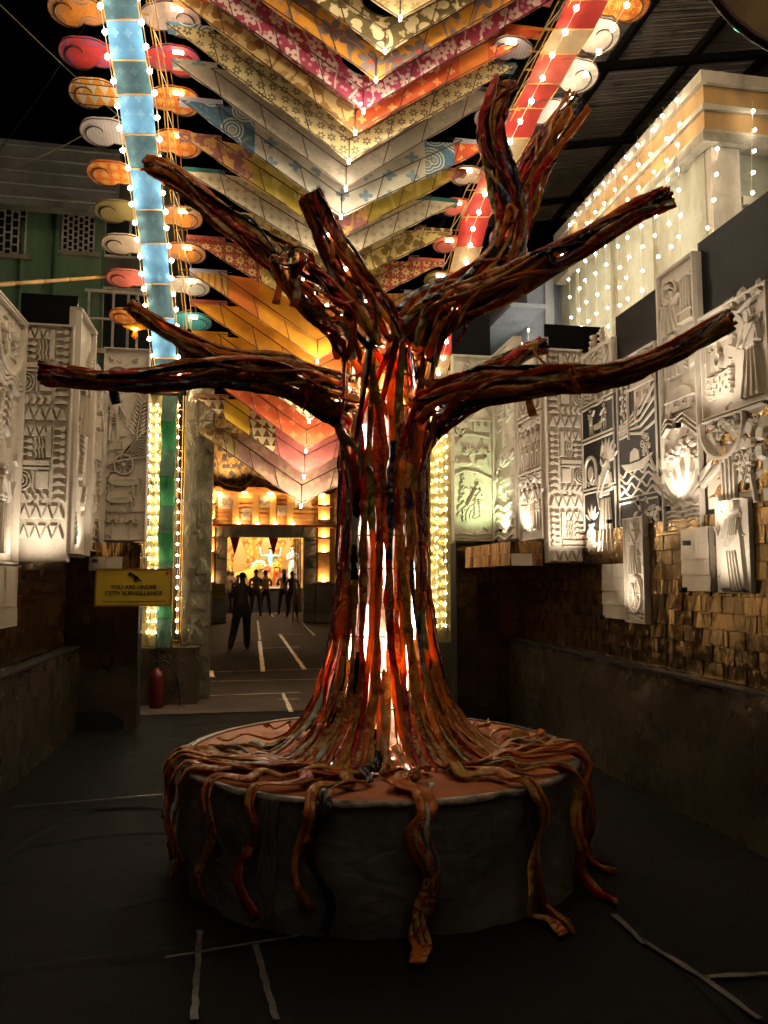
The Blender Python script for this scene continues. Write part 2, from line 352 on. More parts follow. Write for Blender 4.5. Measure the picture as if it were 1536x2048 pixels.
def clad(parent, o, u, v, n, nu, nv, mats, seed, keep=None, name='foil_tile', bulge=.0035, lip=.002):
    """overlapping foil shingles, each its own slightly buckled piece"""
    r = random.Random(seed); du = u / nu; dv = v / nv; cnt = 0
    variants = {}
    for j in range(nv):
        for i in range(nu):
            c = o + du * (i + (.5 if j % 2 and nu > 5 else 0)) + dv * j
            if keep and not keep(c + du * .5 + dv * .5): continue
            key = (r.randrange(6), r.randrange(len(mats)))
            if key not in variants:
                q = random.Random(key[0] * 10 + seed); vs = []; uv = []; ta, tb = q.uniform(-1, 1) * .005, q.uniform(-1, 1) * .003
                for b in range(4):
                    for a in range(4):
                        h = bulge * (.7 * math.sin(key[0] * 1.3 + a * 1.5 + .5 * b) + .35 * q.uniform(-1, 1)) + lip * (1 - b / 3) * 2 + .006 + ta * (a / 3 - .5) + tb * (b / 3 - .5)
                        vs.append(du * (a / 3 * .986 + .007) + dv * (b / 3 * .98 + .01) + n * h); uv.append((a / 3 * du.length, b / 3 * dv.length))
                variants[key] = MB().add(vs, [(b * 4 + a, b * 4 + a + 1, b * 4 + a + 5, b * 4 + a + 4) for b in range(3) for a in range(3)], uv, 0, True).mesh(name, mats[key[1]])
            put(name, variants[key], parent, loc=c - V(parent.location)); cnt += 1
    return cnt
XR, XL = 2.85, -1.72
rw = thing('low_wall', 'low wall draped in wrinkled grey brown sheet along the right side of the passage', 'wall', (XR, 5.5, 0))
MB().box((.02, -4.5, 0), (.5, 0, 0), (0, 9.2, 0), (0, 0, .88)).obj('core', m_dado, rw)
sheet('sheet', [V((0, -4.5, 0)), V((0, 4.7, 0)), V((0, 4.7, .9)), V((0, -4.5, .9))], 150, 16, m_dado, rw, .05, 4, V((-1, 0, 0)))
MB().box((-.015, -4.5, .885), (.115, 0, 0), (0, 9.2, 0), (0, 0, .022)).obj('ledge', m_lampbody, rw)
rc = thing('cladding_wall', 'wall shingled with shiny brown copper foil pieces above the right low wall', 'wall', (2.96, 5.5, .9))
MB().box((.01, -4.5, 0), (.2, 0, 0), (0, 7.9, 0), (0, 0, 2.2)).obj('backing', m_lampbody, rc)
def keepr(c): return c.z < 1.95 or (c.y < 4.5 and c.z < 2.6)
clad(rc, V((2.965, 2.9, .91)), V((0, 5.4, 0)), V((0, 0, 1.7)), V((-1, 0, 0)), 24, 16, m_tile, 11, keepr)
lw = thing('low_wall', 'low dark wall draped in brown sheet along the left side of the passage', 'wall', (XL, 5.5, 0))
MB().box((-.02, -4.5, 0), (-.5, 0, 0), (0, 7.6, 0), (0, 0, .83)).obj('core', m_dado, lw)
sheet('sheet', [V((0, 3.1, 0)), V((0, -4.5, 0)), V((0, -4.5, .86)), V((0, 3.1, .86))], 110, 14, m_dado, lw, .045, 9, V((1, 0, 0)))
MB().box((.02, -4.5, .845), (-.16, 0, 0), (0, 7.6, 0), (0, 0, .022)).obj('ledge', m_lampbody, lw)
lc = thing('cladding_wall', 'wall shingled with dark foil pieces above the left low wall', 'wall', (-1.86, 5.5, .87))
MB().box((-.01, -3, 0), (-.2, 0, 0), (0, 6.0, 0), (0, 0, .9)).obj('backing', m_lampbody, lc)
clad(lc, V((-1.865, 8.4, .88)), V((0, -4.4, 0)), V((0, 0, .86)), V((1, 0, 0)), 19, 8, m_tile, 21)
# return wall at the end of the left side and the plinths under the pillars
rt = thing('return_wall', 'dark foil covered wall return behind the yellow surveillance sign', 'wall', (-1.7, 8.45, 0))
MB().box((-.3, .0, 0), (.86, 0, 0), (0, .3, 0), (0, 0, 1.78)).obj('core', m_lampbody, rt)
clad(rt, V((-1.9, 8.44, .66)), V((.76, 0, 0)), V((0, 0, 1.1)), V((0, -1, 0)), 3, 7, [m_tile[2], m_tile[1]], 31)
sheet('sheet', [V((-.25, -.02, 0)), V((.57, -.02, 0)), V((.57, -.02, .66)), V((-.25, -.02, .66))], 14, 8, m_dado, rt, .04, 5, V((0, -1, 0)))
rt2 = thing('return_wall', 'dark foil covered wall return beside the right pillar under the copper box', 'wall', (2.25, 8.25, 0))
MB().box((0, 0, 0), (.72, 0, 0), (0, .25, 0), (0, 0, 1.95)).obj('core', m_lampbody, rt2)
clad(rt2, V((2.25, 8.24, .02)), V((.71, 0, 0)), V((0, 0, 1.9)), V((0, -1, 0)), 3, 14, [m_tile[2], m_tile[1]], 33)
YP = 10.1
pl = thing('plinth', 'grey sheet covered plinth behind the red fire extinguisher', 'plinth', (-1.05, YP, 0))
MB().box((-.36, -.1, 0), (.80, 0, 0), (0, .7, 0), (0, 0, .70)).obj('core', m_dado, pl)
sheet('sheet', [V((-.36, -.12, 0)), V((.44, -.12, 0)), V((.44, -.12, .70)), V((-.36, -.12, .70))], 14, 8, m_dado, pl, .03, 15, V((0, -1, 0)))
pr = thing('plinth', 'dark plinth under the right pillar behind the tree', 'plinth', (2.5, YP, 0))
MB().box((-.3, -.1, 0), (.75, 0, 0), (0, .6, 0), (0, 0, .72)).obj('core', m_dado, pr)
# stone-like column to the right of the left pillar and its mirror
for k, (x0, lab) in enumerate(((-.86, 'grey green foil covered column beside the left lit pillar'), (2.02, 'grey green foil covered column hidden behind the tree trunk'))):
    st = thing('column', lab, 'column', (x0, YP + .25, .70))
    MB().box((0, 0, -.70), (.36, 0, 0), (0, .3, 0), (0, 0, 4.2)).obj('core', m_stonefoil, st)
    clad(st, V((x0, YP + .24, .71)), V((.36, 0, 0)), V((0, 0, 3.4)), V((0, -1, 0)), 2, 15, [m_stonefoil], 41 + k)

# ------------------------------------------------------------------ pedestal
PC = V((.76, 4.52, 0)); PR = 1.11; PH = .57
pd = thing('round_pedestal', 'round platform with orange brown top and grey sheet skirt under the cloth tree', 'platform', PC)
m_top = plain('terracotta_board', (.46, .13, .04), .6, 0, .18, 3, .15, 30)
MB().lathe((0, 0, PH - .02), [(PR - .02, -.03), (PR - .005, 0), (PR - .005, .02)], 72).obj('top', m_top, pd)
sk = MB(); n = 120; vs = []; uv = []; rs = random.Random(5)
for j in range(9):
    for k in range(n):
        a = 2 * PI * k / n; t = j / 8
        w = .012 * math.sin(a * 9 + 1) * math.sin(t * 3) + .012 * math.sin(a * 17 + t * 4) * math.sin(a * 3) + .014 * math.sin(a * 5 - t * 5) + .006 * math.sin(a * 41 + t * 9)
        r = PR + .008 + w * (1 - t) * 1.2 + .012 * (1 - t); vs.append((r * math.cos(a), r * math.sin(a), t * (PH - .004) + .004)); uv.append((a * PR, t * PH))
sk.add(vs, [(j * n + k, j * n + (k + 1) % n, (j + 1) * n + (k + 1) % n, (j + 1) * n + k) for j in range(8) for k in range(n)], uv, 0, True); sk.obj('skirt', m_skirt, pd)
for a in (R(-128), R(-62), R(40), R(150)):   # overlapping joints of the skirt sheet
    vs = []
    for j in range(9):
        z = .01 + (PH - .02) * j / 8
        for q in (0, .5, 1): b_ = a + q * .09 + .012 * math.sin(j * 1.7); r = PR + .034 + .006 * math.sin(j * 2 + q * 3); vs.append((r * math.cos(b_), r * math.sin(b_), z))
    MB().add(vs, [(3 * j + q, 3 * j + q + 1, 3 * j + q + 4, 3 * j + q + 3) for j in range(8) for q in range(2)], None, 0, True).obj('sheet_overlap', m_skirt, pd)
tm = MB(); vs = []
for k in range(n + 1):
    a = 2 * PI * k / n; e = rs.uniform(-.006, .006); r = PR + .024
    vs += [(r * math.cos(a), r * math.sin(a), PH - .012 + e), (r * math.cos(a), r * math.sin(a), PH + .006 + e * .3), ((PR - .02) * math.cos(a), (PR - .02) * math.sin(a), PH + .007)]
tm.add(vs, [(3 * k, 3 * k + 3, 3 * k + 4, 3 * k + 1) for k in range(n)] + [(3 * k + 1, 3 * k + 4, 3 * k + 5, 3 * k + 2) for k in range(n)], None, 0, True)
tm.obj('rim_tape', plain('torn_pale_tape', (.13, .10, .08), .4, 0, .9, 20, .2), pd)

# ------------------------------------------------------------------ light strings
bm_ = MB(); t = (1 + 5 ** .5) / 2
ic = [V(p).normalized() for p in [(-1, t, 0), (1, t, 0), (-1, -t, 0), (1, -t, 0), (0, -1, t), (0, 1, t), (0, -1, -t), (0, 1, -t), (t, 0, -1), (t, 0, 1), (-t, 0, -1), (-t, 0, 1)]]
icf = [(0, 11, 5), (0, 5, 1), (0, 1, 7), (0, 7, 10), (0, 10, 11), (1, 5, 9), (5, 11, 4), (11, 10, 2), (10, 7, 6), (7, 1, 8), (3, 9, 4), (3, 4, 2), (3, 2, 6), (3, 6, 8), (3, 8, 9), (4, 9, 5), (2, 4, 11), (6, 2, 10), (8, 6, 7), (9, 8, 1)]
def bulb_mesh(r, mat): return MB().add([p * r for p in ic], icf, None, 0, True).mesh('bulb', mat)
BULB = {('w', .019): None}
def bulbs(r, mat):
    k = (r, mat.name)
    if k not in BULB: BULB[k] = bulb_mesh(r, mat)
    return BULB[k]
def light_string(label, pts, n, r=.019, mat=None, group=None, wire=.003, jit=.0, seed=0):
    mat = mat or m_bulb; pts = [V(p) for p in pts]; L = [0]
    for a, b in zip(pts, pts[1:]): L.append(L[-1] + (b - a).length)
    o = pts[0].copy(); t = thing('light_string', label, 'string lights', o, group); rr = random.Random(seed + n)
    MB().tube([p - o for p in pts], wire, 4).obj('cord', m_cord, t); me = bulbs(r, mat)
    for k in range(n):
        s = L[-1] * (k + .5) / n
        for i in range(len(pts) - 1):
            if L[i + 1] >= s: break
        f = (s - L[i]) / max(1e-6, L[i + 1] - L[i]); p = pts[i].lerp(pts[i + 1], f) + V((rr.uniform(-1, 1), rr.uniform(-1, 0), rr.uniform(-1, 1))) * jit
        put('bulb', me, t, loc=p - o)
    return t
# ------------------------------------------------------------------ buildings left and right, tin roof
m_green = stained('green_plaster', (.20, .34, .20), (.14, .22, .14))
m_greyc = stained('grey_metal_sheet', (.34, .33, .31), (.24, .22, .2), .6)
m_grill = plain('grille_paint', (.62, .60, .55), .5, 0, .2, bump=0)
m_dark = plain('dark_interior', (.012, .011, .010), .9, bump=0)
m_cream = stained('ochre_parapet', (.46, .27, .10), (.28, .17, .08)); m_creamw = stained('pale_mould', (.46, .40, .31), (.25, .20, .15))
m_pale = stained('pale_green_plaster', (.32, .31, .23), (.19, .15, .09)); m_blueg = stained('blue_grey_plaster', (.22, .26, .32), (.14, .15, .18))
YB = 13.0
A = aY(0, 610, YB); Bp = aY(200, 610, YB); T = aY(0, 395, YB)
gb = thing('green_building', 'green plastered building with grilled windows and grey sheet canopy on the left', 'building', (A.x, YB, 0))
x1 = Bp.x - A.x
MB().box((-3, 0, 0), (3 + x1, 0, 0), (0, 5, 0), (0, 0, T.z)).obj('wall', m_green, gb)
top = aY(0, 275, YB - .8)
cm = MB(); 
c0 = aY(-60, 398, YB - .9) - gb.location; c1 = aY(228, 425, YB - .9) - gb.location; c2 = aY(228, 290, YB - .5) - gb.location; c3 = aY(-60, 268, YB - .5) - gb.location
cm.box(V((-3, c0.y, c0.z)), V((c1.x + 3, 0, (c1.z - c0.z))), c3 - c0 - V((c3.x - c0.x, 0, 0)), V((0, .22, .0))).obj('canopy', m_greyc, gb)
for k in range(5):
    z = c0.z + (c3.z - c0.z) * (k + .5) / 5
    MB().rod(V((-3, c0.y - .03 + .4 * (k + .5) / 5, z)), V((c1.x, c0.y - .03 + .4 * (k + .5) / 5, z + c1.z - c0.z)), .02).obj('seam', m_greyc, gb)
MB().box((x1 - .02, .6, 0), (1.1, 0, 0), (0, 3, 0), (0, 0, T.z + .9)).obj('side_wall', stained('peeling_plaster', (.26, .30, .22), (.34, .28, .24)), gb)
for (xa, xb, ya, yb) in ((-35, 55, 412, 505), (125, 190, 432, 502)):
    p = aY(xa, yb, YB - .02) - gb.location; q = aY(xb, ya, YB - .02) - gb.location
    wdw = MB().box((p.x, -.02, p.z), (q.x - p.x, 0, 0), (0, .05, 0), (0, 0, q.z - p.z)).obj('window', m_dark, gb)
    g = MB(); nv = 6; nh = 6
    for i in range(nv + 1):
        x = p.x + (q.x - p.x) * i / nv; g.box((x - .012, -.06, p.z), (.024, 0, 0), (0, .02, 0), (0, 0, q.z - p.z))
        if i < nv:
            for j in range(nh):
                z = p.z + (q.z - p.z) * (j + (.5 if i % 2 else .05)) / nh; g.box((x + .012, -.058, z), ((q.x - p.x) / nv - .024, 0, 0), (0, .018, 0), (0, 0, .02))
    g.obj('grille', m_grill, wdw)
    fr = MB(); w_ = q.x - p.x; h_ = q.z - p.z
    fr.box((p.x - .1, -.09, p.z - .08), (w_ + .2, 0, 0), (0, .1, 0), (0, 0, .07)); fr.box((p.x - .1, -.28, p.z + h_ + .02), (w_ + .2, 0, 0), (0, .27, 0), (0, 0, .09)); fr.obj('sill', m_creamw, wdw)
dp = MB().tube([V((x1 * .52, -.06, 1)), V((x1 * .55, -.06, T.z - .2))], .05, 8).obj('drain_pipe', m_green, gb)
MB().tube([V((x1 * .2, -.05, .5)), V((x1 * .2, -.05, T.z - .4))], .035, 8).obj('drain_pipe', m_green, gb)
# balcony block behind, with the lotus lantern
bb_ = thing('balcony_building', 'dim building with balcony railing and windows far behind the left light strip', 'building', aY(250, 690, 12.4) * 1)
bo = bb_.location.copy()
MB().box((-.75, .9, -4.2), (1.35, 0, 0), (0, 3, 0), (0, 0, 7.5)).obj('wall', stained('grey_plaster', (.17, .16, .13), (.1, .09, .08)), bb_)
MB().box((-.7, .3, -.06), (1.3, 0, 0), (0, .6, 0), (0, 0, .08)).obj('slab', m_creamw, bb_)
for k in range(4): MB().box((-.65 + .38 * k, .32, .0), (.035, 0, 0), (0, .035, 0), (0, 0, .95)).obj('baluster', m_grill, bb_)
MB().box((-.7, .32, .95), (1.3, 0, 0), (0, .05, 0), (0, 0, .05)).obj('rail', m_grill, bb_); MB().box((-.7, .32, .5), (1.3, 0, 0), (0, .03, 0), (0, 0, .03)).obj('rail', m_grill, bb_)
for (x, z, w, h) in ((-.5, .1, .8, 1.1), (-.5, 1.8, .8, .9)):
    wi = MB().box((x, .86, z), (w, 0, 0), (0, .04, 0), (0, 0, h)).obj('window', plain('dim_pane', (.03, .035, .045), .15, bump=0), bb_)
    f = MB()
    for xx in (x - .04, x + w / 2 - .02, x + w): f.box((xx, .82, z - .04), (.04, 0, 0), (0, .06, 0), (0, 0, h + .08))
    for zz in (z - .04, z + h): f.box((x, .825, zz), (w, 0, 0), (0, .05, 0), (0, 0, .04))
    f.obj('frame', m_grill, wi)
lp = aY(270, 655, 12.0)
ll = thing('lotus_lantern', 'glowing yellow lotus shaped lantern hanging on the balcony at left', 'lantern', lp)
ml = plain('yellow_paper', (.8, .45, .05), .6, trans=.5); 
for ring, (r0, z0, tl, nn) in enumerate(((.05, -.02, .9, 7), (.04, .0, .35, 6))):
    for k in range(nn):
        a = 2 * PI * k / nn + ring * .4; d = V((math.cos(a), math.sin(a), 0)); s = V((-math.sin(a), math.cos(a), 0)); m = MB(); vs = []
        for i in range(6):
            u = i / 5; c = d * (r0 + .17 * u * (tl + .1)) + V((0, 0, z0 + .16 * u ** 1.5 * (1.25 - tl))); w = .075 * math.sin(PI * (u * .85 + .12)); vs += [c - s * w, c + s * w]
        m.add(vs, [(2 * i, 2 * i + 1, 2 * i + 3, 2 * i + 2) for i in range(5)], None, 0, True).obj('petal', ml, ll)
MB().add([p * .05 for p in ic], icf, None, 0, True).obj('bulb', glow('yellow_lamp', (1, .6, .12), 25), ll)
MB().lathe((0, 0, -.14), [(.01, -.04), (.05, 0), (.02, .1)], 10).obj('base', ml, ll)
MB().rod((0, 0, .05), (0, 0, .8), .004).obj('cord', m_cord, ll)

# right building: long parapet wall with string lights
XB = 4.25
e0 = aX(1405, 150, XB); e1 = aX(1148, 408, XB); Yc = e0.y; Ye = e1.y; zt = e0.z
rb = thing('cream_building', 'stained cream corner building hung with string lights above the right wall', 'building', (XB, Yc, 0))
def zrow(px, py): return aX(px, py, XB).z
zl = aX(1380, 300, XB).z
L = Ye - Yc + .6
MB().box((.10, .10, 0), (4, 0, 0), (0, L, 0), (0, 0, zl)).obj('lower_wall', m_pale, rb)
MB().box((0, 0, zl), (4, 0, 0), (0, L, 0), (0, 0, zt - zl - .10)).obj('parapet', m_cream, rb)
MB().box((-.05, -.05, zt - .10), (4, 0, 0), (0, L + .05, 0), (0, 0, .12)).obj('coping', m_creamw, rb)
for z in (zt - .36, zt - .62):
    MB().box((-.035, -.035, z), (4, 0, 0), (0, L + .03, 0), (0, 0, .055)).obj('moulding', m_creamw, rb)
MB().box((-.06, -.06, zl - .09), (4, 0, 0), (0, L + .05, 0), (0, 0, .10)).obj('cornice', stained('mossy_cornice', (.34, .30, .22), (.06, .05, .04)), rb)
for k in range(4):
    y = .1 + L * k / 3.6
    MB().box((.05, y, 0), (.06, 0, 0), (0, .22, 0), (0, 0, zl - .1)).obj('pilaster', m_pale, rb)
MB().box((.06, .0, 0), (.30, 0, 0), (0, .1, 0), (0, 0, zl - .1)).obj('pilaster', m_creamw, rb)
MB().box((.42, .05, zl - .62), (.8, 0, 0), (0, .07, 0), (0, 0, .08)).obj('moulding', m_creamw, rb)
zw = zl - 1.72
for k in range(4):
    wi = MB().box((.06, .6 + k * .95, zw - .9), (.05, 0, 0), (0, .62, 0), (0, 0, .85)).obj('window', m_dark, rb); f = MB()
    for i in range(6): f.box((.03, .6 + k * .95 + .12 * i, zw - .9), (.015, 0, 0), (0, .015, 0), (0, 0, .85))
    f.obj('grille', m_grill, wi)
MB().box((.04, .1, zw), (.08, 0, 0), (0, L - .2, 0), (0, 0, .09)).obj('moulding', m_creamw, rb)
# grey-blue neighbour further back
nb = thing('grey_building', 'dark blue grey building with pale pipes between the red strip and the cream building', 'building', (3.9, Ye + .9, 0))
MB().box((0, 0, 0), (5, 0, 0), (0, 5, 0), (0, 0, 6.3)).obj('wall', m_blueg, nb)
for k, dx in enumerate((.25, .48, .95)): MB().box((dx, -.08, 0), (.13, 0, 0), (0, .08, 0), (0, 0, 5.9)).obj('pipe', stained('pale_pipe', (.42, .46, .52), (.25, .26, .28)), nb)
for j in range(4):
    MB().box((-.5, -.7, 2.2 + j * 1.0), (.5, 0, 0), (0, 3, 0), (0, 0, .06)).obj('slab', m_blueg, nb)
r_ = random.Random(8)
# hanging string-light curtains on the cream building
names = ['nearest the corner', 'second from the corner', 'third from the corner', 'fourth from the corner', 'fifth from the corner', 'sixth from the corner', 'seventh from the corner', 'eighth from the corner', 'ninth from the corner', 'tenth from the corner', 'eleventh from the corner, the farthest']
for k in range(11):
    y = Yc + .28 + k * (Ye - Yc - .25) / 10.2; x = XB - .10; zz = zt + .02; n = 13 if k < 6 else 12
    light_string('long hanging light string on the cream wall, ' + names[k], [V((x, y, zz)), V((x + r_.uniform(-.02, .02), y + r_.uniform(-.03, .03), zz - 1.5)), V((x, y + r_.uniform(-.05, .05), zz - 3.05))], n, .0165, m_bulbw, 'string lights hanging on the cream building', .002, .02, k)
for k, (px, n) in enumerate(((1505, 9), (1440, 7))):
    a = aY(px, 200 if k == 0 else 268, Yc - .1); 
    light_string(('outermost' if k == 0 else 'innermost') + ' light string on the front face of the cream building', [a, a + V((-.06 - .12 * k, 0, -1.0)), a + V((-.08, 0, -1.9))], n, .0165, m_bulbw, 'string lights hanging on the cream building', .002, .02, k)
for k in range(5):
    a = V((3.78, Ye + .55 + k * .28, 5.1 - k * .1))
    light_string('short light string over the grey wall, number %s from the right' % ['one', 'two', 'three', 'four', 'five'][k], [a, a + V((0, .02, -2.4))], 11, .016, m_bulbw, 'string lights over the grey building', .002, .02, k)
# tin roof
m_tin = None
def tinmat():
    t = NT('corrugated_tin'); p = t.pos(); w = t.n('TexWave', wave_type='BANDS', bands_direction='Y'); t.l(p, w.inputs[0]); w.inputs['Scale'].default_value = 6; w.inputs['Distortion'].default_value = .2
    t.bump(w.outputs[1], .8, .03); n = t.noise(p, 1.5, 4); t.l(t.ramp(n, [(.3, (.58, .53, .47)), (.7, (.78, .72, .65))]), t.b.inputs['Base Color']); t.b.inputs['Roughness'].default_value = .6; return t.m
m_tin = tinmat()
tr = thing('tin_roof', 'grey corrugated tin roof on dark steel purlins above the cream building', 'roof', (4.2, 5, 8.6))
def rz(x): return .20 * x
for k in range(12):
    y0 = -2.5 + k * 1.0; e = -.0 + (.10 * (k % 2)) ; zb = .012 * (k % 2)
    xe = -.95 + .07 * k + r_.uniform(-.05, .05)
    vs = []; nn = 14
    for i in range(nn + 1):
        yy = y0 + 1.04 * i / nn; zc = .022 * math.sin(i * PI)
        zz = zb + (.02 if i % 2 else 0); vs += [V((xe, yy, rz(xe) + zz)), V((7, yy, rz(7) + zz))]
    MB().add(vs, [(2 * i, 2 * i + 1, 2 * i + 3, 2 * i + 2) for i in range(nn)]).obj('tin_sheet', m_tin, tr)
for k in range(6): 
    x = -.7 + k * 1.25; MB().box((x, -2.5, rz(x) - .14), (.07, 0, 0), (0, 12, 0), (0, 0, .12)).obj('purlin', m_lampbody, tr)
for k in range(6):
    y = -1.8 + k * 2.0; MB().box((-.9, y, rz(-.9) - .24), (8, 0, 1.6), (0, .08, 0), (0, 0, .10)).obj('rafter', m_lampbody, tr)
    MB().box((3, y - .02, -4), (.1, 0, 0), (0, .1, 0), (0, 0, 4.4)).obj('post', m_lampbody, tr)
# corner of a hanging thatch decoration, top right
tp = aD(1500, -10, 3.4)
hd = thing('hanging_canopy', 'corner of a rough straw coloured hanging canopy at the top right', 'canopy', tp)
m = MB(); vs = []; rr = random.Random(2)
out = [(1400, -60), (1425, -8), (1465, 40), (1505, 72), (1560, 105), (1640, 120), (1640, -90)]
front = [aD(x, y, 3.4) - tp for x, y in out]; back = [p + V((.45, .15, .5)) for p in front]
n = len(out); m.add(front + back, [tuple(range(n))[::-1], tuple(range(n, 2 * n))] + [(i, (i + 1) % n, n + (i + 1) % n, n + i) for i in range(n)]); m.obj('underside', stained('straw', (.40, .24, .12), (.12, .07, .04)), hd)
ed = [aD(x, y, 3.38) - tp for x, y in out[:6]]; MB().tube(ed, .02, 8).obj('edge_pole', m_rod, hd)
MB().tube([aD(x, y, 3.45) - tp for x, y in ((1446, -10), (1450, 28), (1470, 58), (1500, 78), (1545, 92))], .003, 5).obj('neon_wire', glow('green_neon', (.1, .9, .45), 1.6), hd)
# cables and bamboo
for k, (a, b, lab) in enumerate((((-20, -10, 9), (370, 345, 11.5), 'pale cable slanting from the top left into the canopy'), ((10, 340, 10), (235, 230, 9.0), 'short pale cable in front of the grey sheet canopy'), ((0, 300, 10.5), (190, 20, 9.5), 'dark thin cable at upper left running to the blue strip'))):
    p = aD(*a); q = aD(*b); mid = (p + q) / 2 - V((0, 0, .06)); o = p.copy(); t = thing('cable', lab, 'cable', o)
    MB().tube([x - o for x in cat_rom([p, mid, q], 8)], .006, 5).obj('strand', m_cord if k < 2 else m_wire, t)
p = aD(-40, 572, 6.6); q = aD(215, 553, 9.6); t = thing('bamboo_pole', 'thin bamboo pole stretched across in front of the green building', 'pole', p)
for k in range(5): MB().tube([(q - p) * (k / 5), (q - p) * ((k + .5) / 5), (q - p) * ((k + .985) / 5)], [.02, .018, .021], 8).obj('bamboo_section', m_yrod, t)
# ------------------------------------------------------------------ carved relief panels
class Rel:
    def __init__(s, t, o, u, n, w, mat, depth=.022):
        s.t = t; s.o = V(o); s.u = V(u).normalized(); s.n = V(n).normalized(); s.w = w; s.mat = mat; s.d = depth; s.m = None; s.lo = V(t.location); s.ys = 1.0
    def P(s, x, y, h=0): return s.o + s.u * (x * s.w) + V((0, 0, 1)) * (y * s.w * s.ys) + s.n * h - s.lo
    def begin(s, name): s.end(); s.name = name; s.m = MB(); return s
    def end(s):
        if s.m and s.m.v: s.m.obj(s.name, s.mat, s.t, kind='stuff' if s.name == 'background_carving' else None)
        s.m = None
    def ridge(s, pts, w=.03, h=1.0, closed=False):
        n = len(pts); vs = []; H = s.d * h
        for i in range(n):
            a = pts[(i - 1) % n] if (closed or i) else pts[0]; b = pts[(i + 1) % n] if (closed or i < n - 1) else pts[-1]
            dx, dy = b[0] - a[0], b[1] - a[1]; L = math.hypot(dx, dy) or 1; nx, ny = -dy / L, dx / L; x, y = pts[i]
            ww = w[i] if isinstance(w, list) else w
            vs += [s.P(x + nx * ww / 2, y + ny * ww / 2, 0), s.P(x + nx * ww * .26, y + ny * ww * .26, H), s.P(x - nx * ww * .26, y - ny * ww * .26, H), s.P(x - nx * ww / 2, y - ny * ww / 2, 0)]
        fs = []
        for i in range(n if closed else n - 1):
            j = (i + 1) % n
            for k in range(3): fs.append((4 * i + k, 4 * j + k, 4 * j + k + 1, 4 * i + k + 1))
        if not closed: fs += [(0, 1, 2, 3), (4 * n - 1, 4 * n - 2, 4 * n - 3, 4 * n - 4)]
        if s.flip(): fs = [f[::-1] for f in fs]
        s.m.add(vs, fs); return s
    def flip(s): return s.u.cross(V((0, 0, 1))).dot(s.n) < 0
    def plate(s, pts, h=1.0, inset=.86, base=0.0):
        n = len(pts); cx = sum(p[0] for p in pts) / n; cy = sum(p[1] for p in pts) / n; H = s.d * h
        ar = sum(pts[i][0] * pts[(i + 1) % n][1] - pts[(i + 1) % n][0] * pts[i][1] for i in range(n))
        vs = [s.P(x, y, base) for x, y in pts] + [s.P(cx + (x - cx) * inset, cy + (y - cy) * inset, base + H) for x, y in pts]
        fs = [(i, (i + 1) % n, n + (i + 1) % n, n + i) for i in range(n)] + [tuple(range(n, 2 * n))]
        if (ar < 0) != s.flip(): fs = [f[::-1] for f in fs]
        s.m.add(vs, fs); return s
    def ell(s, cx, cy, rx, ry=None, h=1, n=14, inset=.75, rot=0):
        ry = ry or rx; c, d = math.cos(rot), math.sin(rot)
        return s.plate([(cx + rx * math.cos(a) * c - ry * math.sin(a) * d, cy + rx * math.cos(a) * d + ry * math.sin(a) * c) for a in [2 * PI * k / n for k in range(n)]], h, inset)
    def ring(s, cx, cy, r, w=.03, h=1, a0=0, a1=2 * PI, n=18, ry=None):
        ry = ry or r; full = abs(a1 - a0) > 6.2
        return s.ridge([(cx + r * math.cos(a0 + (a1 - a0) * k / n), cy + ry * math.sin(a0 + (a1 - a0) * k / n)) for k in range(n if full else n + 1)], w, h, full)
    def leaf(s, x, y, a, L, W=None, h=1):
        W = W or L * .32; c, d = math.cos(a), math.sin(a); pts = []
        for u, v in ((0, 0), (.25, .7), (.5, 1), (.78, .65), (1, 0), (.78, -.65), (.5, -1), (.25, -.7)): pts.append((x + u * L * c - v * W / 2 * d, y + u * L * d + v * W / 2 * c))
        s.plate(pts, h, .6); return s
    def wave(s, x0, x1, y, amp, n, w=.03, h=1, ph=0):
        k = max(8, int(n * 8)); return s.ridge([(x0 + (x1 - x0) * i / k, y + amp * math.sin(2 * PI * n * i / k + ph)) for i in range(k + 1)], w, h)
    def spiral(s, x, y, r, turns=1.6, w=.03, h=1, a0=0, dirn=1):
        k = 20; return s.ridge([(x + r * (1 - .85 * i / k) * math.cos(a0 + dirn * 2 * PI * turns * i / k), y + r * (1 - .85 * i / k) * math.sin(a0 + dirn * 2 * PI * turns * i / k)) for i in range(k + 1)], w, h)
    # ---- motifs
    def flower(s, x, y, r, n=6, a=0):
        s.begin('flower')
        for k in range(n): s.leaf(x + r * .15 * math.cos(a + 2 * PI * k / n), y + r * .15 * math.sin(a + 2 * PI * k / n), a + 2 * PI * k / n, r * .9, r * .75, 1.1)
        s.ell(x, y, r * .22, None, 1.9); return s
    def wheel(s, x, y, r, n=8, ry=None):
        s.begin('cart_wheel'); ry = ry or r; s.ring(x, y, r, r * .24, 1.5, ry=ry); s.ell(x, y, r * .2, ry * .2, 1.8)
        for k in range(n): a = 2 * PI * k / n; s.ridge([(x + r * .15 * math.cos(a), y + ry * .15 * math.sin(a)), (x + r * .9 * math.cos(a), y + ry * .9 * math.sin(a))], r * .14, 1.1)
        return s
    def palm(s, x, y, h):
        s.begin('palm'); s.ridge([(x, y), (x + .04 * h, y + h * .35), (x + .02 * h, y + h * .68)], .09 * h, 1)
        for k in range(9):
            a = PI * (k - .5) / 8 + .1; L = h * .36; s.leaf(x + .02 * h, y + h * .68, a, L, L * .28, 1.2)
        return s
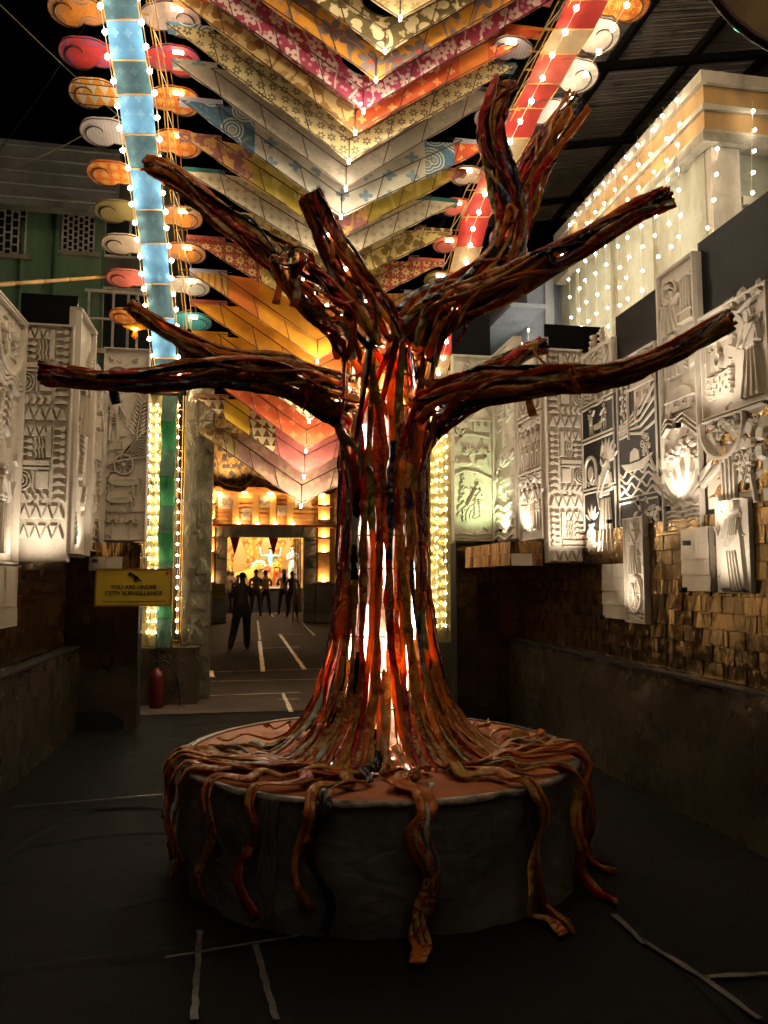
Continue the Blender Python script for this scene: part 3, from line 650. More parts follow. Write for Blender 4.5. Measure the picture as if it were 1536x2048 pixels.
    def hut(s, x, y, w, dome=False):
        s.begin('hut'); s.plate([(x - w * .36, y), (x + w * .36, y), (x + w * .36, y + w * .42), (x - w * .36, y + w * .42)], .9, .94)
        if dome: s.plate([(x - w * .5, y + w * .42)] + [(x + w * .5 * math.cos(a), y + w * .42 + w * .5 * math.sin(a)) for a in [PI * k / 8 for k in range(8)]], 1.5, .9)
        else: s.plate([(x - w * .52, y + w * .40), (x + w * .52, y + w * .40), (x + w * .06, y + w * 1.0), (x - w * .06, y + w * 1.0)], 1.5, .9)
        s.ridge([(x - w * .54, y + w * .42), (x + w * .54, y + w * .42)], .06 * w, 1.9)
        for k in (-1, 1): s.ridge([(x + k * w * .15 - .05 * w, y + w * .2), (x + k * w * .15 + .05 * w, y + w * .2), (x + k * w * .15 + .05 * w, y + w * .32), (x + k * w * .15 - .05 * w, y + w * .32)], .03 * w, 1.5, True)
        return s
    def bull(s, x, y, L, f=1):
        s.begin('bull'); q = lambda a, b: (x + f * a * L, y + b * L)
        s.plate([q(*p) for p in ((-.5, .28), (-.46, .52), (-.2, .54), (.1, .53), (.24, .62), (.36, .60), (.44, .50), (.47, .36), (.36, .26), (.1, .22), (-.2, .22))], 1.0, .88)
        s.plate([q(*p) for p in ((.36, .6), (.44, .72), (.56, .70), (.66, .56), (.62, .50), (.5, .52), (.44, .46))], 1.3, .85)
        for a, b in ((-.45, -.47), (-.32, -.3), (.3, .33), (.42, .4)): s.ridge([q(a, .26), q(b, .12), q(b + .01, 0)], .08 * L, .9)
        s.ridge([q(.46, .71), q(.42, .84), q(.50, .92)], .04 * L, 1.2); s.ridge([q(-.49, .5), q(-.58, .4), q(-.57, .18)], .035 * L, .9); s.ridge([q(-.4, .42), q(.0, .44), q(.3, .38)], .03 * L, 1.2)
        return s
    def man(s, x, y, h, f=1, arms=((.18, .62), (.3, .8)), sari=False):
        s.begin('figure'); q = lambda a, b: (x + f * a * h, y + b * h)
        s.ell(*q(.02, .92), .055 * h, .072 * h, 1.7); s.ell(*q(-.035, .95), .04 * h, .05 * h, 1.5)
        s.plate([q(*p) for p in ((-.10, .56), (.09, .56), (.12, .80), (.04, .85), (-.04, .85), (-.13, .8))], 1.4, .84)
        if sari:
            s.plate([q(*p) for p in ((-.10, .57), (.09, .57), (.16, .3), (.19, .02), (-.17, .02), (-.15, .3))], 1.2, .86)
            for k in range(4): s.ridge([q(-.10 + .05 * k, .55), q(-.13 + .075 * k, .28), q(-.15 + .1 * k, .03)], .018 * h, 1.9)
        else:
            for a in (-.06, .06): s.ridge([q(a, .58), q(a * 1.3, .3), q(a * 1.5, .02), q(a * 1.5 + .07, .0)], [.13 * h, .09 * h, .06 * h, .05 * h], 1.2)
            for k in range(3): s.ridge([q(-.09, .52 - .06 * k), q(.0, .49 - .06 * k), q(.09, .53 - .06 * k)], .018 * h, 1.8)
        s.ridge([q(.09, .79), q(*arms[0]), q(*arms[1])], [.06 * h, .05 * h, .035 * h], 1.7); s.ridge([q(-.11, .79), q(-.16, .63), q(-.02 + arms[1][0] * .5, .62)], [.06 * h, .05 * h, .035 * h], 1.6)
        s.ridge([q(-.11, .82), q(.02, .68), q(.09, .57)], .03 * h, 2.0); return s
    def boat(s, x, y, w):
        s.begin('boat'); s.plate([(x - w * .5, y + w * .16), (x - w * .3, y), (x + w * .3, y), (x + w * .55, y + w * .22), (x + w * .2, y + w * .14), (x - w * .2, y + w * .13)], 1.5, .9)
        s.plate([(x - w * .2, y + w * .15), (x + w * .15, y + w * .15), (x + w * .12, y + w * .32), (x - w * .03, y + w * .38), (x - w * .17, y + w * .32)], 1.2, .9); s.ridge([(x + w * .3, y + w * .4), (x + w * .6, y - w * .08)], .035 * w, 1.8); return s
    def fish(s, x, y, L, f=1):
        s.begin('fish'); s.leaf(x, y, 0 if f > 0 else PI, L, L * .42, 1.3); s.plate([(x, y), (x - f * L * .28, y + L * .18), (x - f * L * .2, y), (x - f * L * .28, y - L * .18)], 1.1, .8)
        s.ridge([(x + f * L * .2, y), (x + f * L * .85, y)], .03 * L, 1.8); s.ell(x + f * L * .84, y + L * .04, L * .035, None, 2); return s
    def cloud(s, x, y, r):
        s.begin('cloud_scroll')
        for k, (a, b, c) in enumerate(((0, 0, 1), (1.1, .5, .8), (1.2, -.5, .75), (.2, -1.05, .8), (.3, 1.0, .75))): s.spiral(x + a * r, y + b * r, r * c * .62, 1.5, r * .2, 1.5, k * 1.3, 1 if k % 2 else -1)
        return s
    def lotus(s, x, y, r, n=7):
        s.begin('lotus')
        for k in range(n): a = PI * (k + .5) / n; s.leaf(x, y, a, r * (1 - .25 * abs(k - n // 2) / n), r * .28, 1.0 + .3 * (k % 2))
        return s
    def frond(s, x, y, a, L, n=6):
        s.begin('frond'); c, d = math.cos(a), math.sin(a); s.ridge([(x, y), (x + c * L, y + d * L)], .03 * L + .006, 1)
        for k in range(n):
            t = (k + 1) / (n + 1)
            for sg in (-1, 1): s.leaf(x + c * L * t, y + d * L * t, a + sg * .8, L * .34 * (1.15 - t * .6), None, 1.1)
        return s
    def vase(s, x, y, h):
        s.begin('vase'); s.plate([(x - .12 * h, y), (x + .12 * h, y), (x + .26 * h, y + .25 * h), (x + .2 * h, y + .48 * h), (x + .08 * h, y + .56 * h), (x + .12 * h, y + .64 * h), (x - .12 * h, y + .64 * h), (x - .08 * h, y + .56 * h), (x - .2 * h, y + .48 * h), (x - .26 * h, y + .25 * h)], 1.6, .85)
        for k in range(3): s.ridge([(x - .2 * h + .02 * k, y + (.2 + .1 * k) * h), (x, y + (.15 + .1 * k) * h), (x + .2 * h - .02 * k, y + (.2 + .1 * k) * h)], .03 * h, 2)
        for k in range(5): s.leaf(x, y + .64 * h, PI * (k + 1) / 6, .38 * h, .1 * h, 1.2)
        return s
    def basket(s, x, y, r):
        s.begin('leaf_basket'); s.ring(x, y, r, .05, 1.6, PI * .95, 2 * PI * 1.02); rr = random.Random(4)
        for k in range(22): 
            a = rr.uniform(PI, 2 * PI); q = r * rr.uniform(.1, .8); s.leaf(x + q * math.cos(a), y + q * math.sin(a) * .9, rr.uniform(0, PI), r * .32, r * .15, rr.uniform(.8, 1.7))
        return s
    def well(s, x, y, w):
        s.begin('well'); s.plate([(x - w * .45, y), (x + w * .42, y), (x + w * .5, y + w * .55), (x - w * .5, y + w * .55)], 1.2, .93)
        for k in range(4): 
            yy = y + w * (.06 + .14 * k); s.ridge([(x - w * .46, yy + .06 * w), (x, yy - .02 * w), (x + w * .46, yy + .06 * w)], .025 * w, 1.9)
            for i in range(4): xx = x + w * (-.36 + .22 * i + (.1 if k % 2 else 0)); s.ridge([(xx, yy + .02 * w), (xx, yy + .13 * w)], .02 * w, 1.8)
        s.ridge([(x - w * .42, y + w * .55), (x - w * .42, y + w * 1.25), (x + w * .4, y + w * 1.3)], .05 * w, 1.4); s.ring(x, y + w * .85, w * .1, .05 * w, 1.6, ry=w * .15); s.ridge([(x, y + w * 1.28), (x, y + w)], .02 * w, 1.2); return s
    def tree(s, x, y, h, r):
        s.begin('leafy_tree'); rr = random.Random(6); s.ridge([(x, y), (x + .02, y + h)], .12, 1.2); s.ell(x, y + h, r * 1.02, r * 1.25, .7, 20, .95)
        for k in range(70): a = rr.uniform(0, 6.28); q = math.sqrt(rr.random()); s.leaf(x + r * .9 * q * math.cos(a), y + h + r * 1.1 * q * math.sin(a), rr.uniform(0, 6.28), r * .2, r * .1, rr.uniform(1.1, 1.7))
        return s
    def fill(s, H, n, seed, x0=.08, x1=.92):
        s.begin('background_carving'); q = random.Random(seed)
        for _ in range(n):
            x, y = q.uniform(x0, x1), q.uniform(.08, H - .1); k = q.random(); a = q.uniform(0, 6.28)
            if k < .45: s.leaf(x, y, a, q.uniform(.08, .16), q.uniform(.03, .06), q.uniform(.35, .75))
            elif k < .7: s.spiral(x, y, q.uniform(.035, .06), 1.2, .02, .6, a)
            else: L = q.uniform(.08, .18); s.ridge([(x, y), (x + L * .5 * math.cos(a), y + L * .5 * math.sin(a) + .02), (x + L * math.cos(a), y + L * math.sin(a))], .022, q.uniform(.4, .8))
        return s
    def frame(s, y0, y1, x0=0, x1=1, w=.05, h=1.4):
        s.begin('border'); k = w / 2
        s.ridge([(x0 + k, y0 + k), (x1 - k, y0 + k), (x1 - k, y1 - k), (x0 + k, y1 - k)], w, h, True); return s
    # ---- geometric bands
    def tri_row(s, x0, x1, y, h, n, up=True):
        s.begin('triangle_row'); W = (x1 - x0) / n
        for k in range(n):
            a = x0 + W * k
            if up: s.plate([(a + W * .06, y), (a + W * .94, y), (a + W * .5, y + h)], 1, .84)
            if k: s.plate([(a, y + h * .18), (a + W * .36, y + h), (a - W * .36, y + h)], 1, .8)
        return s
    def half_row(s, x0, x1, y, h, n, vert=False):
        s.begin('chevron_row')
        for k in range(n):
            if vert: a = y + h * k / n; H = h / n; s.plate([(x0, a + .02), (x1, a + .02), (x1, a + H * .3), ((x0 + x1) / 2, a + H * .75), (x0, a + H * .3)], 1, .9)
            else: W = (x1 - x0) / n; a = x0 + W * k; s.plate([(a, y), (a + W * .55, y), (a + W * .92, y + h / 2), (a + W * .55, y + h), (a, y + h), (a + W * .4, y + h / 2)], 1, .9)
        return s
    def spoons(s, x0, x1, y, h, n, f=1):
        s.begin('spoon_column'); H = h / n
        for k in range(n):
            a = y + H * (k + .5); xa, xb = (x0, x1) if f > 0 else (x1, x0); L = xb - xa
            s.ell(xa + L * .68, a, abs(L) * .24, H * .40, 1, 10, .85); s.plate([(xa, a - H * .14), (xa + L * .5, a - H * .10), (xa + L * .5, a + H * .10), (xa, a + H * .14)], 1, .92)
        return s
    def waves_v(s, x0, x1, y, h, n):
        s.begin('wave_column')
        for k in range(n):
            x = x0 + (x1 - x0) * (k + .5) / n; s.ridge([(x + .014 * math.sin(i * 1.05), y + h * i / 12) for i in range(13)], .035, 1)
        return s
    def target(s, x, y, r, x1, h):
        s.begin('half_target')
        for q in (.35, .68, 1): s.ring(x, y + h / 2, r * q, .03, 1, -PI / 2, PI / 2, 12)
        s.ridge([(x + r + .05, y), (x + r + .05, y + h)], .035, 1); s.plate([(x + r + .11, y + .02), (x1, y + .02), (x1, y + h), (x + r + .11, y + h)], 1, .95); return s
    def bar(s, x0, x1, y0, y1): s.begin('bar'); s.plate([(x0, y0), (x1, y0), (x1, y1), (x0, y1)], 1, .95); return s
    def geometric(s, H, mir=False):
        u0 = s.u.copy(); o0 = s.o.copy()
        if mir: s.o = s.o + s.u * s.w; s.u = -s.u
        y = H - .06; a, b = .06, .93
        def block(y):
            y -= .26; s.tri_row(a, .56, y, .22, 3); s.spoons(.66, b, y - .66, .9, 6)
            y -= .38; s.spoons(a, .3, y - .06, .40, 3); s.waves_v(.31, .50, y - .06, .42, 3); s.bar(.53, .63, y - .05, y + .6)
            y -= .22; s.bar(a, .62, y, y + .10); s.bar(a, .62, y - .08, y - .04); return y - .10
        def block2(y):
            y -= .40; s.target(a, y, .2, .60, .38); s.half_row(.66, b, y - .26, .66, 4, True)
            y -= .26; s.half_row(a, .62, y, .2, 4)
            y -= .32; s.tri_row(a, b, y, .27, 4); return y - .08
        while y > 1.1:
            y = block(y); y = block2(y) if y > .9 else y
        if y > .35: s.tri_row(a, b, y - .33, .28, 4)
        s.frame(0, H, w=.045, h=1.0); s.end(); s.o = o0; s.u = u0
FLOOD = .40
def panel(label, o, u, n, w, h, thick=.05, fn=None, mat=None, lamp=None, depth=.03, edge=True, dh=None):
    """a board standing at o (lower corner), running along u, facing n"""
    o = V(o); u = V(u).normalized(); n = V(n).normalized(); mat = mat or m_relief
    t = thing('relief_panel', label, 'relief panel', o, 'carved relief panels'); 
    MB().box(V((0, 0, 0)), u * w, -n * thick, V((0, 0, h))).obj('board', mat, t)
    r = Rel(t, o, u, n, w, mat, depth)
    H0 = h / w
    if dh: r.ys = H0 / dh; H0 = dh
    if fn: fn(r, H0)
    if fn and 'geometric' not in label: r.fill(H0, int(13 * H0), len(label))
    if edge: 
        r.begin('edge_strip'); k = .03; H = H0; r.ridge([(0, H - k / 2), (1, H - k / 2)], k, 1.6)
    r.end()
    for L in (lamp or []):
        x, y, out, power = L[:4]; tx, ty = L[4:6] if len(L) > 4 else (x, y + 1.4)
        p = o + u * (x * w) + V((0, 0, y * w)) + n * out; col = L[6] if len(L) > 6 else (1, .90, .75)
        q = o + u * (tx * w) + V((0, 0, ty * w))
        lb = MB().cbox(p - o - V((0, 0, .045)), .04, .03, .03).obj('flood_lamp', m_lampbody, t)
        light('SPOT', 'flood_light', t, p, power * FLOOD, col, .025, q, 120, .8)
    return t
Y1 = 6.5; xa = aY(38, 900, Y1).x; xb = aY(142, 900, Y1).x
zb = aY(90, 1124, Y1).z; zt1 = aY(90, 650, Y1).z
panel('tall frontal panel of geometric triangles, spoons and half circles at left', (xa, Y1, zb), (1, 0, 0), (0, -1, 0), xb - xa, zt1 - zb, .08, lambda r, H: r.geometric(H), depth=.032, lamp=[(.5, -.2, .42, 13, .5, 2.6), ])
def f_left_side(r, H):
    r.frame(H * .0, H, w=.08); r.man(.5, .1, H * .36, 1, sari=True); r.frond(.3, H * .46, 1.3, H * .2, 5); r.frond(.65, H * .46, 1.7, H * .22, 5)
    r.basket(.5, H * .9, .38); r.begin('wave_band'); [r.wave(.08, .92, H * (.70 + .02 * k), .03, 2, .05, 1.2) for k in range(3)]
panel('side panel with a standing woman and leaves at the far left edge', (xa, Y1 - .85, zb - .05), (0, 1, 0), (1, 0, 0), .84, zt1 - zb + .05, .06, f_left_side, lamp=[(.7, -.10, .3, 8)])
Y2 = 7.85; xc = aY(203, 900, Y2).x; xd = aY(296, 900, Y2).x; zb2 = aY(250, 1082, Y2).z; zt2 = aY(250, 698, Y2).z
def f_side2(k0):
    def f(r, H):
        r.frame(0, H, w=.07); rr = random.Random(k0)
        for k in range(7): r.frond(rr.uniform(.2, .8), H * (.05 + .12 * k), rr.uniform(1.0, 2.1), .42, 5)
        r.man(.5, H * .5, H * .3, 1, sari=True)
    return f
sw = (Y2 - Y1) / 2 - .01
panel('narrow receding side panel of leaves next to the left geometric panel', (xb, Y1 + .01, zb + .05), (0, 1, 0), (1, 0, 0), sw, 2.05, .05, f_side2(1), lamp=[(.5, .02, .15, 9)])
panel('narrow receding side panel of leaves next to the ox cart panel', (xb, Y1 + sw + .02, zb + .1), (0, 1, 0), (1, 0, 0), sw, 1.72, .05, f_side2(2), lamp=[(.6, .02, .16, 16)])
def f_cart(r, H):
    r.begin('ground_line'); r.ridge([(.02, .62), (.5, .60), (.98, .63)], .02, .8)
    r.palm(.28, .06, .50); r.palm(.66, .08, .46)
    r.bull(.40, .64, .62, -1); r.bull(.48, .98, .72, -1)
    r.wheel(.5, 1.60, .20, 9, .21)
    r.begin('hay_sheaf')
    for k in range(9): r.ridge([(.42 + .01 * k, 1.72 + .02 * k), (.6 + .02 * k, 1.95 + .03 * k), (.92, 1.74 + .07 * k)], .035, 1.2)
    r.begin('cart_frame'); r.ridge([(.06, 1.55), (.3, 1.66), (.95, 1.78)], .05, 1.5); r.ridge([(.06, 1.45), (.4, 1.45)], .03, 1.3)
    for k in range(6): r.ridge([(.08 + .05 * k, 1.86 + .015 * k), (.28 + .05 * k, 1.92), (.5, 1.76 + .01 * k)], .03, 1.1)
    r.man(.26, 2.1, 1.0, 1, ((.2, .62), (.25, .5)))
    r.frond(.74, 2.1, 1.45, .9, 9); r.begin('arch'); [r.ring(.32, 3.35, q, .06, 1.3, 0, PI, 12) for q in (.16, .26, .36)]; [r.ring(.85, 3.3, q, .05, 1.2, .2, PI, 10) for q in (.16, .28)]
    r.frond(.7, 3.6, .3, .3, 4); r.frame(0, H, w=.035)
panel('frontal panel with oxen, cart wheel, hay and a farmer beside the left pillar', (xc, Y2, zb2), (1, 0, 0), (0, -1, 0), xd - xc, zt2 - zb2, .06, f_cart, dh=4.1, lamp=[(.15, -.25, .3, 11, .5, 1.6), (-.1, .12, .08, 3, -.05, 1.2)])
# --- right
def fr(px0, px1, py0, py1, Y):  # frontal placement from the photograph
    c = (py0 + py1) / 2; a = aY(px0, c, Y).x; b = aY(px1, c, Y).x; z0 = aY((px0 + px1) / 2, py1, Y).z; z1 = aY((px0 + px1) / 2, py0, Y).z; return a, b, z0, z1
YR1 = 8.05; a, b, z0, z1 = fr(905, 985, 712, 1083, YR1)
def f_green(r, H):
    r.begin('ripple')
    for k in range(4): r.ring(.62, .55, .12 + .09 * k, .022, .7, .3, 3.4, 16)
    r.wave(.05, .95, .16, .02, 1.5, .02, .6); r.wave(.05, .95, .08, .02, 1.5, .02, .6)
    for k in range(6): r.begin('reed'); r.leaf(.08 + .02 * k, .55 + .17 * k, .9, .17, .05, 1); r.leaf(.2, .5 + .17 * k, .7, .13, .05, 1)
    r.man(.6, .55, .75, -1, ((.2, .55), (.34, .35))); r.begin('bank'); r.ridge([(.05, 1.52), (.3, 1.62), (.6, 1.58), (.97, 1.42)], .04, 1)
    r.fish(.08, 1.78, .42, 1); r.begin('duck'); r.ell(.68, 1.80, .14, .10, 1.3); r.ell(.80, 1.88, .06, .05, 1.6); r.ridge([(.85, 1.86), (.93, 1.66)], .03, 1)
    r.lotus(.42, 1.98, .24); r.lotus(.74, 2.0, .22)
    r.begin('bank'); r.ridge([(.1, 2.22), (.3, 2.46), (.6, 2.44), (.92, 2.38)], .035, 1.1)
    r.lotus(.18, 2.4, .26, 5); r.begin('leaf_pad'); r.ell(.22, 2.66, .18, .10, 1.1)
    r.hut(.72, 2.52, .60)
    for k in range(5): r.begin('palm_leaf'); r.leaf(.46, 3.0, 1.9 + .4 * k, .42, .12, 1.1)
    for k in range(4): r.begin('palm_leaf'); r.leaf(.6, 3.25, .5 + .5 * k, .4, .12, 1)
    r.frond(.3, 3.6, 1.4, .5, 6); r.frame(0, H, w=.03)
panel('frontal panel lit pale green with hut, lotus and fish right of the trunk', (a, YR1, z0), (1, 0, 0), (0, -1, 0), b - a, z1 - z0, .06, f_green, dh=4.3, lamp=[(.8, .3, .5, 26, .5, 2.0, (.72, 1, .48))])
XS1 = b + .005
def sd(px0, px1, py0, py1, X):  # side placement; far edge is px0; y heights at the middle
    f = aX(px0, 900, X).y; g = aX(px1, 900, X).y; m = (px0 + px1) / 2; return f, g, aX(m, py1, X).z, aX(m, py0, X).z
def side(label, px0, px1, py0, py1, X, fn, lamp=None, thick=.06, depth=.020, dh=None):
    f, g, z0, z1 = sd(px0, px1, py0, py1, X)
    return panel(label, (X, f - .006, z0), (0, -1, 0), (-1, 0, 0), f - g - .012, z1 - z0, thick, fn, lamp=lamp, depth=depth, dh=dh)
def f_treecol(r, H):
    r.begin('zigzag_bands'); [r.wave(.06, .94, .10 + .2 * k, .06, 1.5, .07, 1.3) for k in range(5)]
    r.bull(.5, 1.25, .7, -1); r.lotus(.35, 1.9, .4); r.lotus(.7, 2.0, .35); r.tree(.5, 2.4, 1.1, .42); r.frond(.5, 4.1, 1.5, .7, 6); r.frame(0, H, w=.06)
side('receding side panel with a round leafy tree right of the green panel', 988, 1036, 690, 1083, XS1, f_treecol, [(.5, .06, .12, 12)], dh=5.0)
def f_crowd(r, H):
    r.frame(0, .34 * H, w=.06); r.frame(.34 * H, .64 * H, w=.06); r.frame(.64 * H, H, w=.06)
    for k in range(4): r.man(.2 + .2 * k, .16, .24 * H, 1 if k % 2 else -1, sari=k % 2 == 0)
    r.begin('awning'); r.wave(.06, .94, .30 * H, .04, 3, .07, 1.6); r.wave(.06, .94, .325 * H, .04, 3, .05, 1.4)
    for k in range(4): r.man(.2 + .2 * k, .37 * H, .2 * H, -1 if k % 2 else 1)
    r.begin('awning'); r.wave(.06, .94, .585 * H, .03, 4, .06, 1.4)
    r.wheel(.30, .70 * H, .13); r.wheel(.64, .72 * H, .2); r.begin('cart_frame'); r.ridge([(.1, .76 * H), (.9, .80 * H)], .08, 1.5); r.man(.4, .78 * H, .14 * H); r.frond(.75, .84 * H, 1.6, .5, 5)
side('receding side panel of crowded figures and a cart next to the right geometric panel', 1039, 1089, 690, 1083, XS1, f_crowd, [(.5, .06, .15, 20)])
YR2 = aX(1091, 900, XS1).y; a, b, z0, z1 = fr(1091, 1166, 700, 1126, YR2)
panel('tall frontal panel of geometric triangles, spoons and half circles at right', (a, YR2, z0), (1, 0, 0), (0, -1, 0), b - a, z1 - z0, .07, lambda r, H: r.geometric(H, True), depth=.030, lamp=[(.3, .10, .32, 14, .5, 2.4)])
XS2 = b + .004
def f_mix1(r, H):
    r.frame(0, .34 * H, w=.05); r.frame(.34 * H, .58 * H, w=.05); r.frame(.58 * H, .74 * H, w=.05); r.frame(.74 * H, H, w=.05)
    r.vase(.26, .1, .75); r.man(.68, .12, 1.35, -1, ((.15, .6), (.1, .45)), True)
    r.begin('shrine_arch'); r.ring(.26, .44 * H, .17, .07, 1.6, 0, PI, 12); r.ridge([(.09, .36 * H), (.09, .44 * H)], .07, 1.5); r.ridge([(.43, .36 * H), (.43, .44 * H)], .07, 1.5); r.ell(.26, .42 * H, .09, .13, 1.5); r.lotus(.26, .36 * H, .18)
    r.begin('peacock'); r.ell(.72, .42 * H, .13, .2, 1.5); r.ridge([(.72, .44 * H), (.62, .49 * H), (.66, .53 * H)], .08, 1.7); [r.leaf(.74, .44 * H, .4 + .3 * k, .42, .1, 1.3) for k in range(6)]
    r.man(.3, .60 * H, .12 * H, 1, ((.2, .7), (.35, .9))); r.man(.72, .60 * H, .12 * H, -1, ((.2, .7), (.3, .6))); r.bull(.5, .59 * H, .3)
    r.wheel(.62, .79 * H, .16); r.begin('cart_frame'); r.ridge([(.1, .82 * H), (.9, .83 * H)], .06, 1.4); r.begin('cloth_folds'); [r.wave(.1, .35, (.76 + .018 * k) * H, .02, 1, .05, 1.3) for k in range(5)]
    r.frond(.3, .87 * H, 1.4, .6, 6); r.frond(.7, .87 * H, 1.7, .6, 6)
side('receding side panel with vase, peacock shrine and cart right of the geometric panel', 1168, 1236, 690, 1128, XS2, f_mix1, [(.55, .10, .14, 26)])
def f_mix2(r, H):
    r.frame(0, .17 * H, w=.04); r.frame(.18 * H, H, w=.04)
    r.begin('leaf_heap'); rr = random.Random(3); [r.leaf(rr.uniform(.5, .9), rr.uniform(.08, .13 * H), rr.uniform(0, 6), .2, .09, 1.4) for _ in range(22)]
    r.begin('water'); [r.wave(.05, .95, .21 * H + .09 * k, .04, 2.5 + k % 2, .05, 1.2, k) for k in range(4)]
    r.boat(.46, .33 * H, .8); r.cloud(.66, .47 * H, .10)
    r.begin('water'); [r.ridge([(.05, .54 * H + .04 * k), (.35, .55 * H + .05 * k), (.6, .53 * H + .09 * k), (.96, .57 * H + .15 * k)], .05, 1.3) for k in range(5)]
    r.man(.5, .56 * H, .13 * H); r.hut(.66, .68 * H, .62, True); r.frond(.52, .80 * H, 1.2, .25, 4)
    r.begin('divider'); r.ridge([(.31, .52 * H), (.31, .98 * H)], .05, 1.7)
    for k, y in enumerate((.62, .70, .78, .86)): r.flower(.17, y * H, .12, 5, k)
    r.begin('water'); [r.wave(.03, .29, (.56 + .012 * k) * H, .02, 1.5, .04, 1.2) for k in range(3)]
    r.cloud(.62, .92 * H, .13); r.begin('hill_line'); r.ridge([(.36, .93 * H), (.5, .88 * H), (.58, .86 * H), (.66, .82 * H)], .04, 1)
side('receding side panel with boat, domed hut and cloud scrolls on the right wall', 1240, 1322, 700, 1060, XS2, f_mix2, [(.15, .2, .16, 12)])
def f_low(r, H):
    r.frame(0, H, w=.05); r.man(.5, H * .45, H * .5, 1, sari=True); r.wheel(.5, H * .27, .3, 8, .42); r.begin('water'); [r.ridge([(.15, .2 + .1 * k), (.5, .1 + .13 * k), (.9, .06 + .1 * k)], .06, 1) for k in range(3)]
    for k in range(4): r.begin('reed'); r.leaf(.1 + .25 * k, H * .62, 1.5, .9, .13, 1)
side('low narrow panel with a spoked wheel hanging under the boat panel', 1246, 1288, 1035, 1246, XS2 - .05, f_low, [(.5, .3, .3, 9)], .04)
def f_tall(r, H):
    r.frame(0, H, w=.06)
    r.begin('water'); [r.wave(.08, .92, .12 + .13 * k, .03, 1.5, .035, .9) for k in range(4)]; r.wave(.08, .92, .66, .05, 3, .05, 1.3)
    for k in range(9): r.begin('tall_leaf'); r.leaf(.5 + .04 * (k - 4), .72, PI / 2 - (k - 4) * .2, 1.0 + .25 * (k % 3), .16, 1.4)
    r.flower(.62, 2.15, .27, 6); r.flower(.26, 2.0, .22, 6, .4); r.flower(.82, 1.85, .16, 5)
    r.begin('cloud_band'); [r.ridge([(.05, 2.55 + .13 * k), (.2, 2.75 + .13 * k), (.4, 2.65 + .13 * k), (.62, 2.75 + .13 * k), (.95, 2.35 + .13 * k)], .05, 1.6) for k in range(3)]
    r.hut(.55, 3.1, .72, True); r.begin('sheaf'); [r.ridge([(.15 + .03 * k, 3.0), (.2 + .03 * k, 3.4), (.4 + .02 * k, 3.65)], .03, 1.3) for k in range(5)]
    r.man(.4, 4.0, 1.2, 1, ((.15, .62), (.05, .5)), True); r.frond(.8, 4.0, 1.6, .7, 6)
    if H > 5.5:
        r.begin('pillar'); r.plate([(.62, 5.3), (.92, 5.3), (.88, H - .4), (.66, H - .4)], 1.4, .9); [r.ridge([(.6, q), (.94, q)], .07, 1.9) for q in (5.35, 5.6, H - .5)]; [r.ridge([(.7 + .07 * k, 5.65), (.7 + .07 * k, H - .55)], .025, 1.9) for k in range(3)]
        r.man(.34, 5.2, H - 5.6, 1, ((.1, .6), (.2, .7)), True); r.begin('hand_fan'); r.ring(.36, H - .7, .2, .05, 1.6, ry=.35); r.spiral(.36, H - .7, .16, 1.6, .05, 1.7); r.ridge([(.1, 5.4), (.26, H - .3)], .05, 1.6)
side('tallest side panel with flowers, tall leaves and a woman with a fan', 1326, 1407, 520, 1062, XS2 - .02, f_tall, [(.5, .40, .13, 13)], .07, dh=7.0)
def f_well(r, H):
    r.frame(0, H, w=.035); r.well(.28, .18, .42); r.man(.74, .06, H * .78, -1, ((.2, .62), (.36, .70)), True)
    r.begin('branch'); r.ridge([(.35, H * .94), (.6, H * .86), (.9, H * .95)], .03, 1.3)
    for k in range(11): r.begin('leaf'); r.leaf(.38 + .05 * k, H * (.90 - .03 * math.sin(k)), 1.2 + .2 * (k % 4), .15, .05, 1.3)
side('panel of a villager drawing water at a brick well at the right edge', 1412, 1556, 590, 820, XS2 - .03, f_well, [(.35, -.05, .35, 15)], .06)
def f_basket(r, H):
    r.basket(.32, H * .92, .36); r.flower(.78, H * .62, .25, 5, .5); r.begin('stalk'); r.ridge([(.78, H * .55), (.74, H * .3), (.8, 0)], .06, 1.1); r.begin('bark'); [r.ridge([(.3 + .06 * k, .02), (.28 + .07 * k, H * .55)], .05, 1) for k in range(4)]
    r.spiral(.55, H * .5, .1); r.frond(.62, H * .15, 1.2, .4, 5)
side('panel with a round basket of leaves and a star flower under the well', 1412, 1540, 822, 1010, XS2 - .03, f_basket, [(.25, -.3, .26, 9)], .06)
def f_sari(r, H):
    r.begin('head'); r.ell(.62, H * .93, .14, .16, 1.6); r.begin('sari_drape'); r.plate([(.15, .02), (.95, .02), (.9, H * .3), (.85, H * .6), (.75, H * .82), (.5, H * .84), (.42, H * .6), (.2, H * .3)], 1.2, .9)
    [r.ridge([(.6 + .05 * k, H * .8), (.5 + .06 * k, H * .62), (.3 + .05 * k, H * .5)], .03, 1.8) for k in range(5)]; [r.ridge([(.45 + .08 * k, H * .45), (.5 + .09 * k, H * .2), (.55 + .1 * k, .05)], .035, 1.8) for k in range(4)]
    r.begin('arm'); r.ridge([(.45, H * .78), (.25, H * .6), (.1, H * .72)], [.1, .08, .06], 1.8)
side('low panel of a walking woman in a draped sari on the right wall', 1424, 1492, 1000, 1186, XS2 - .06, f_sari, [(.5, .2, .34, 9)], .04)
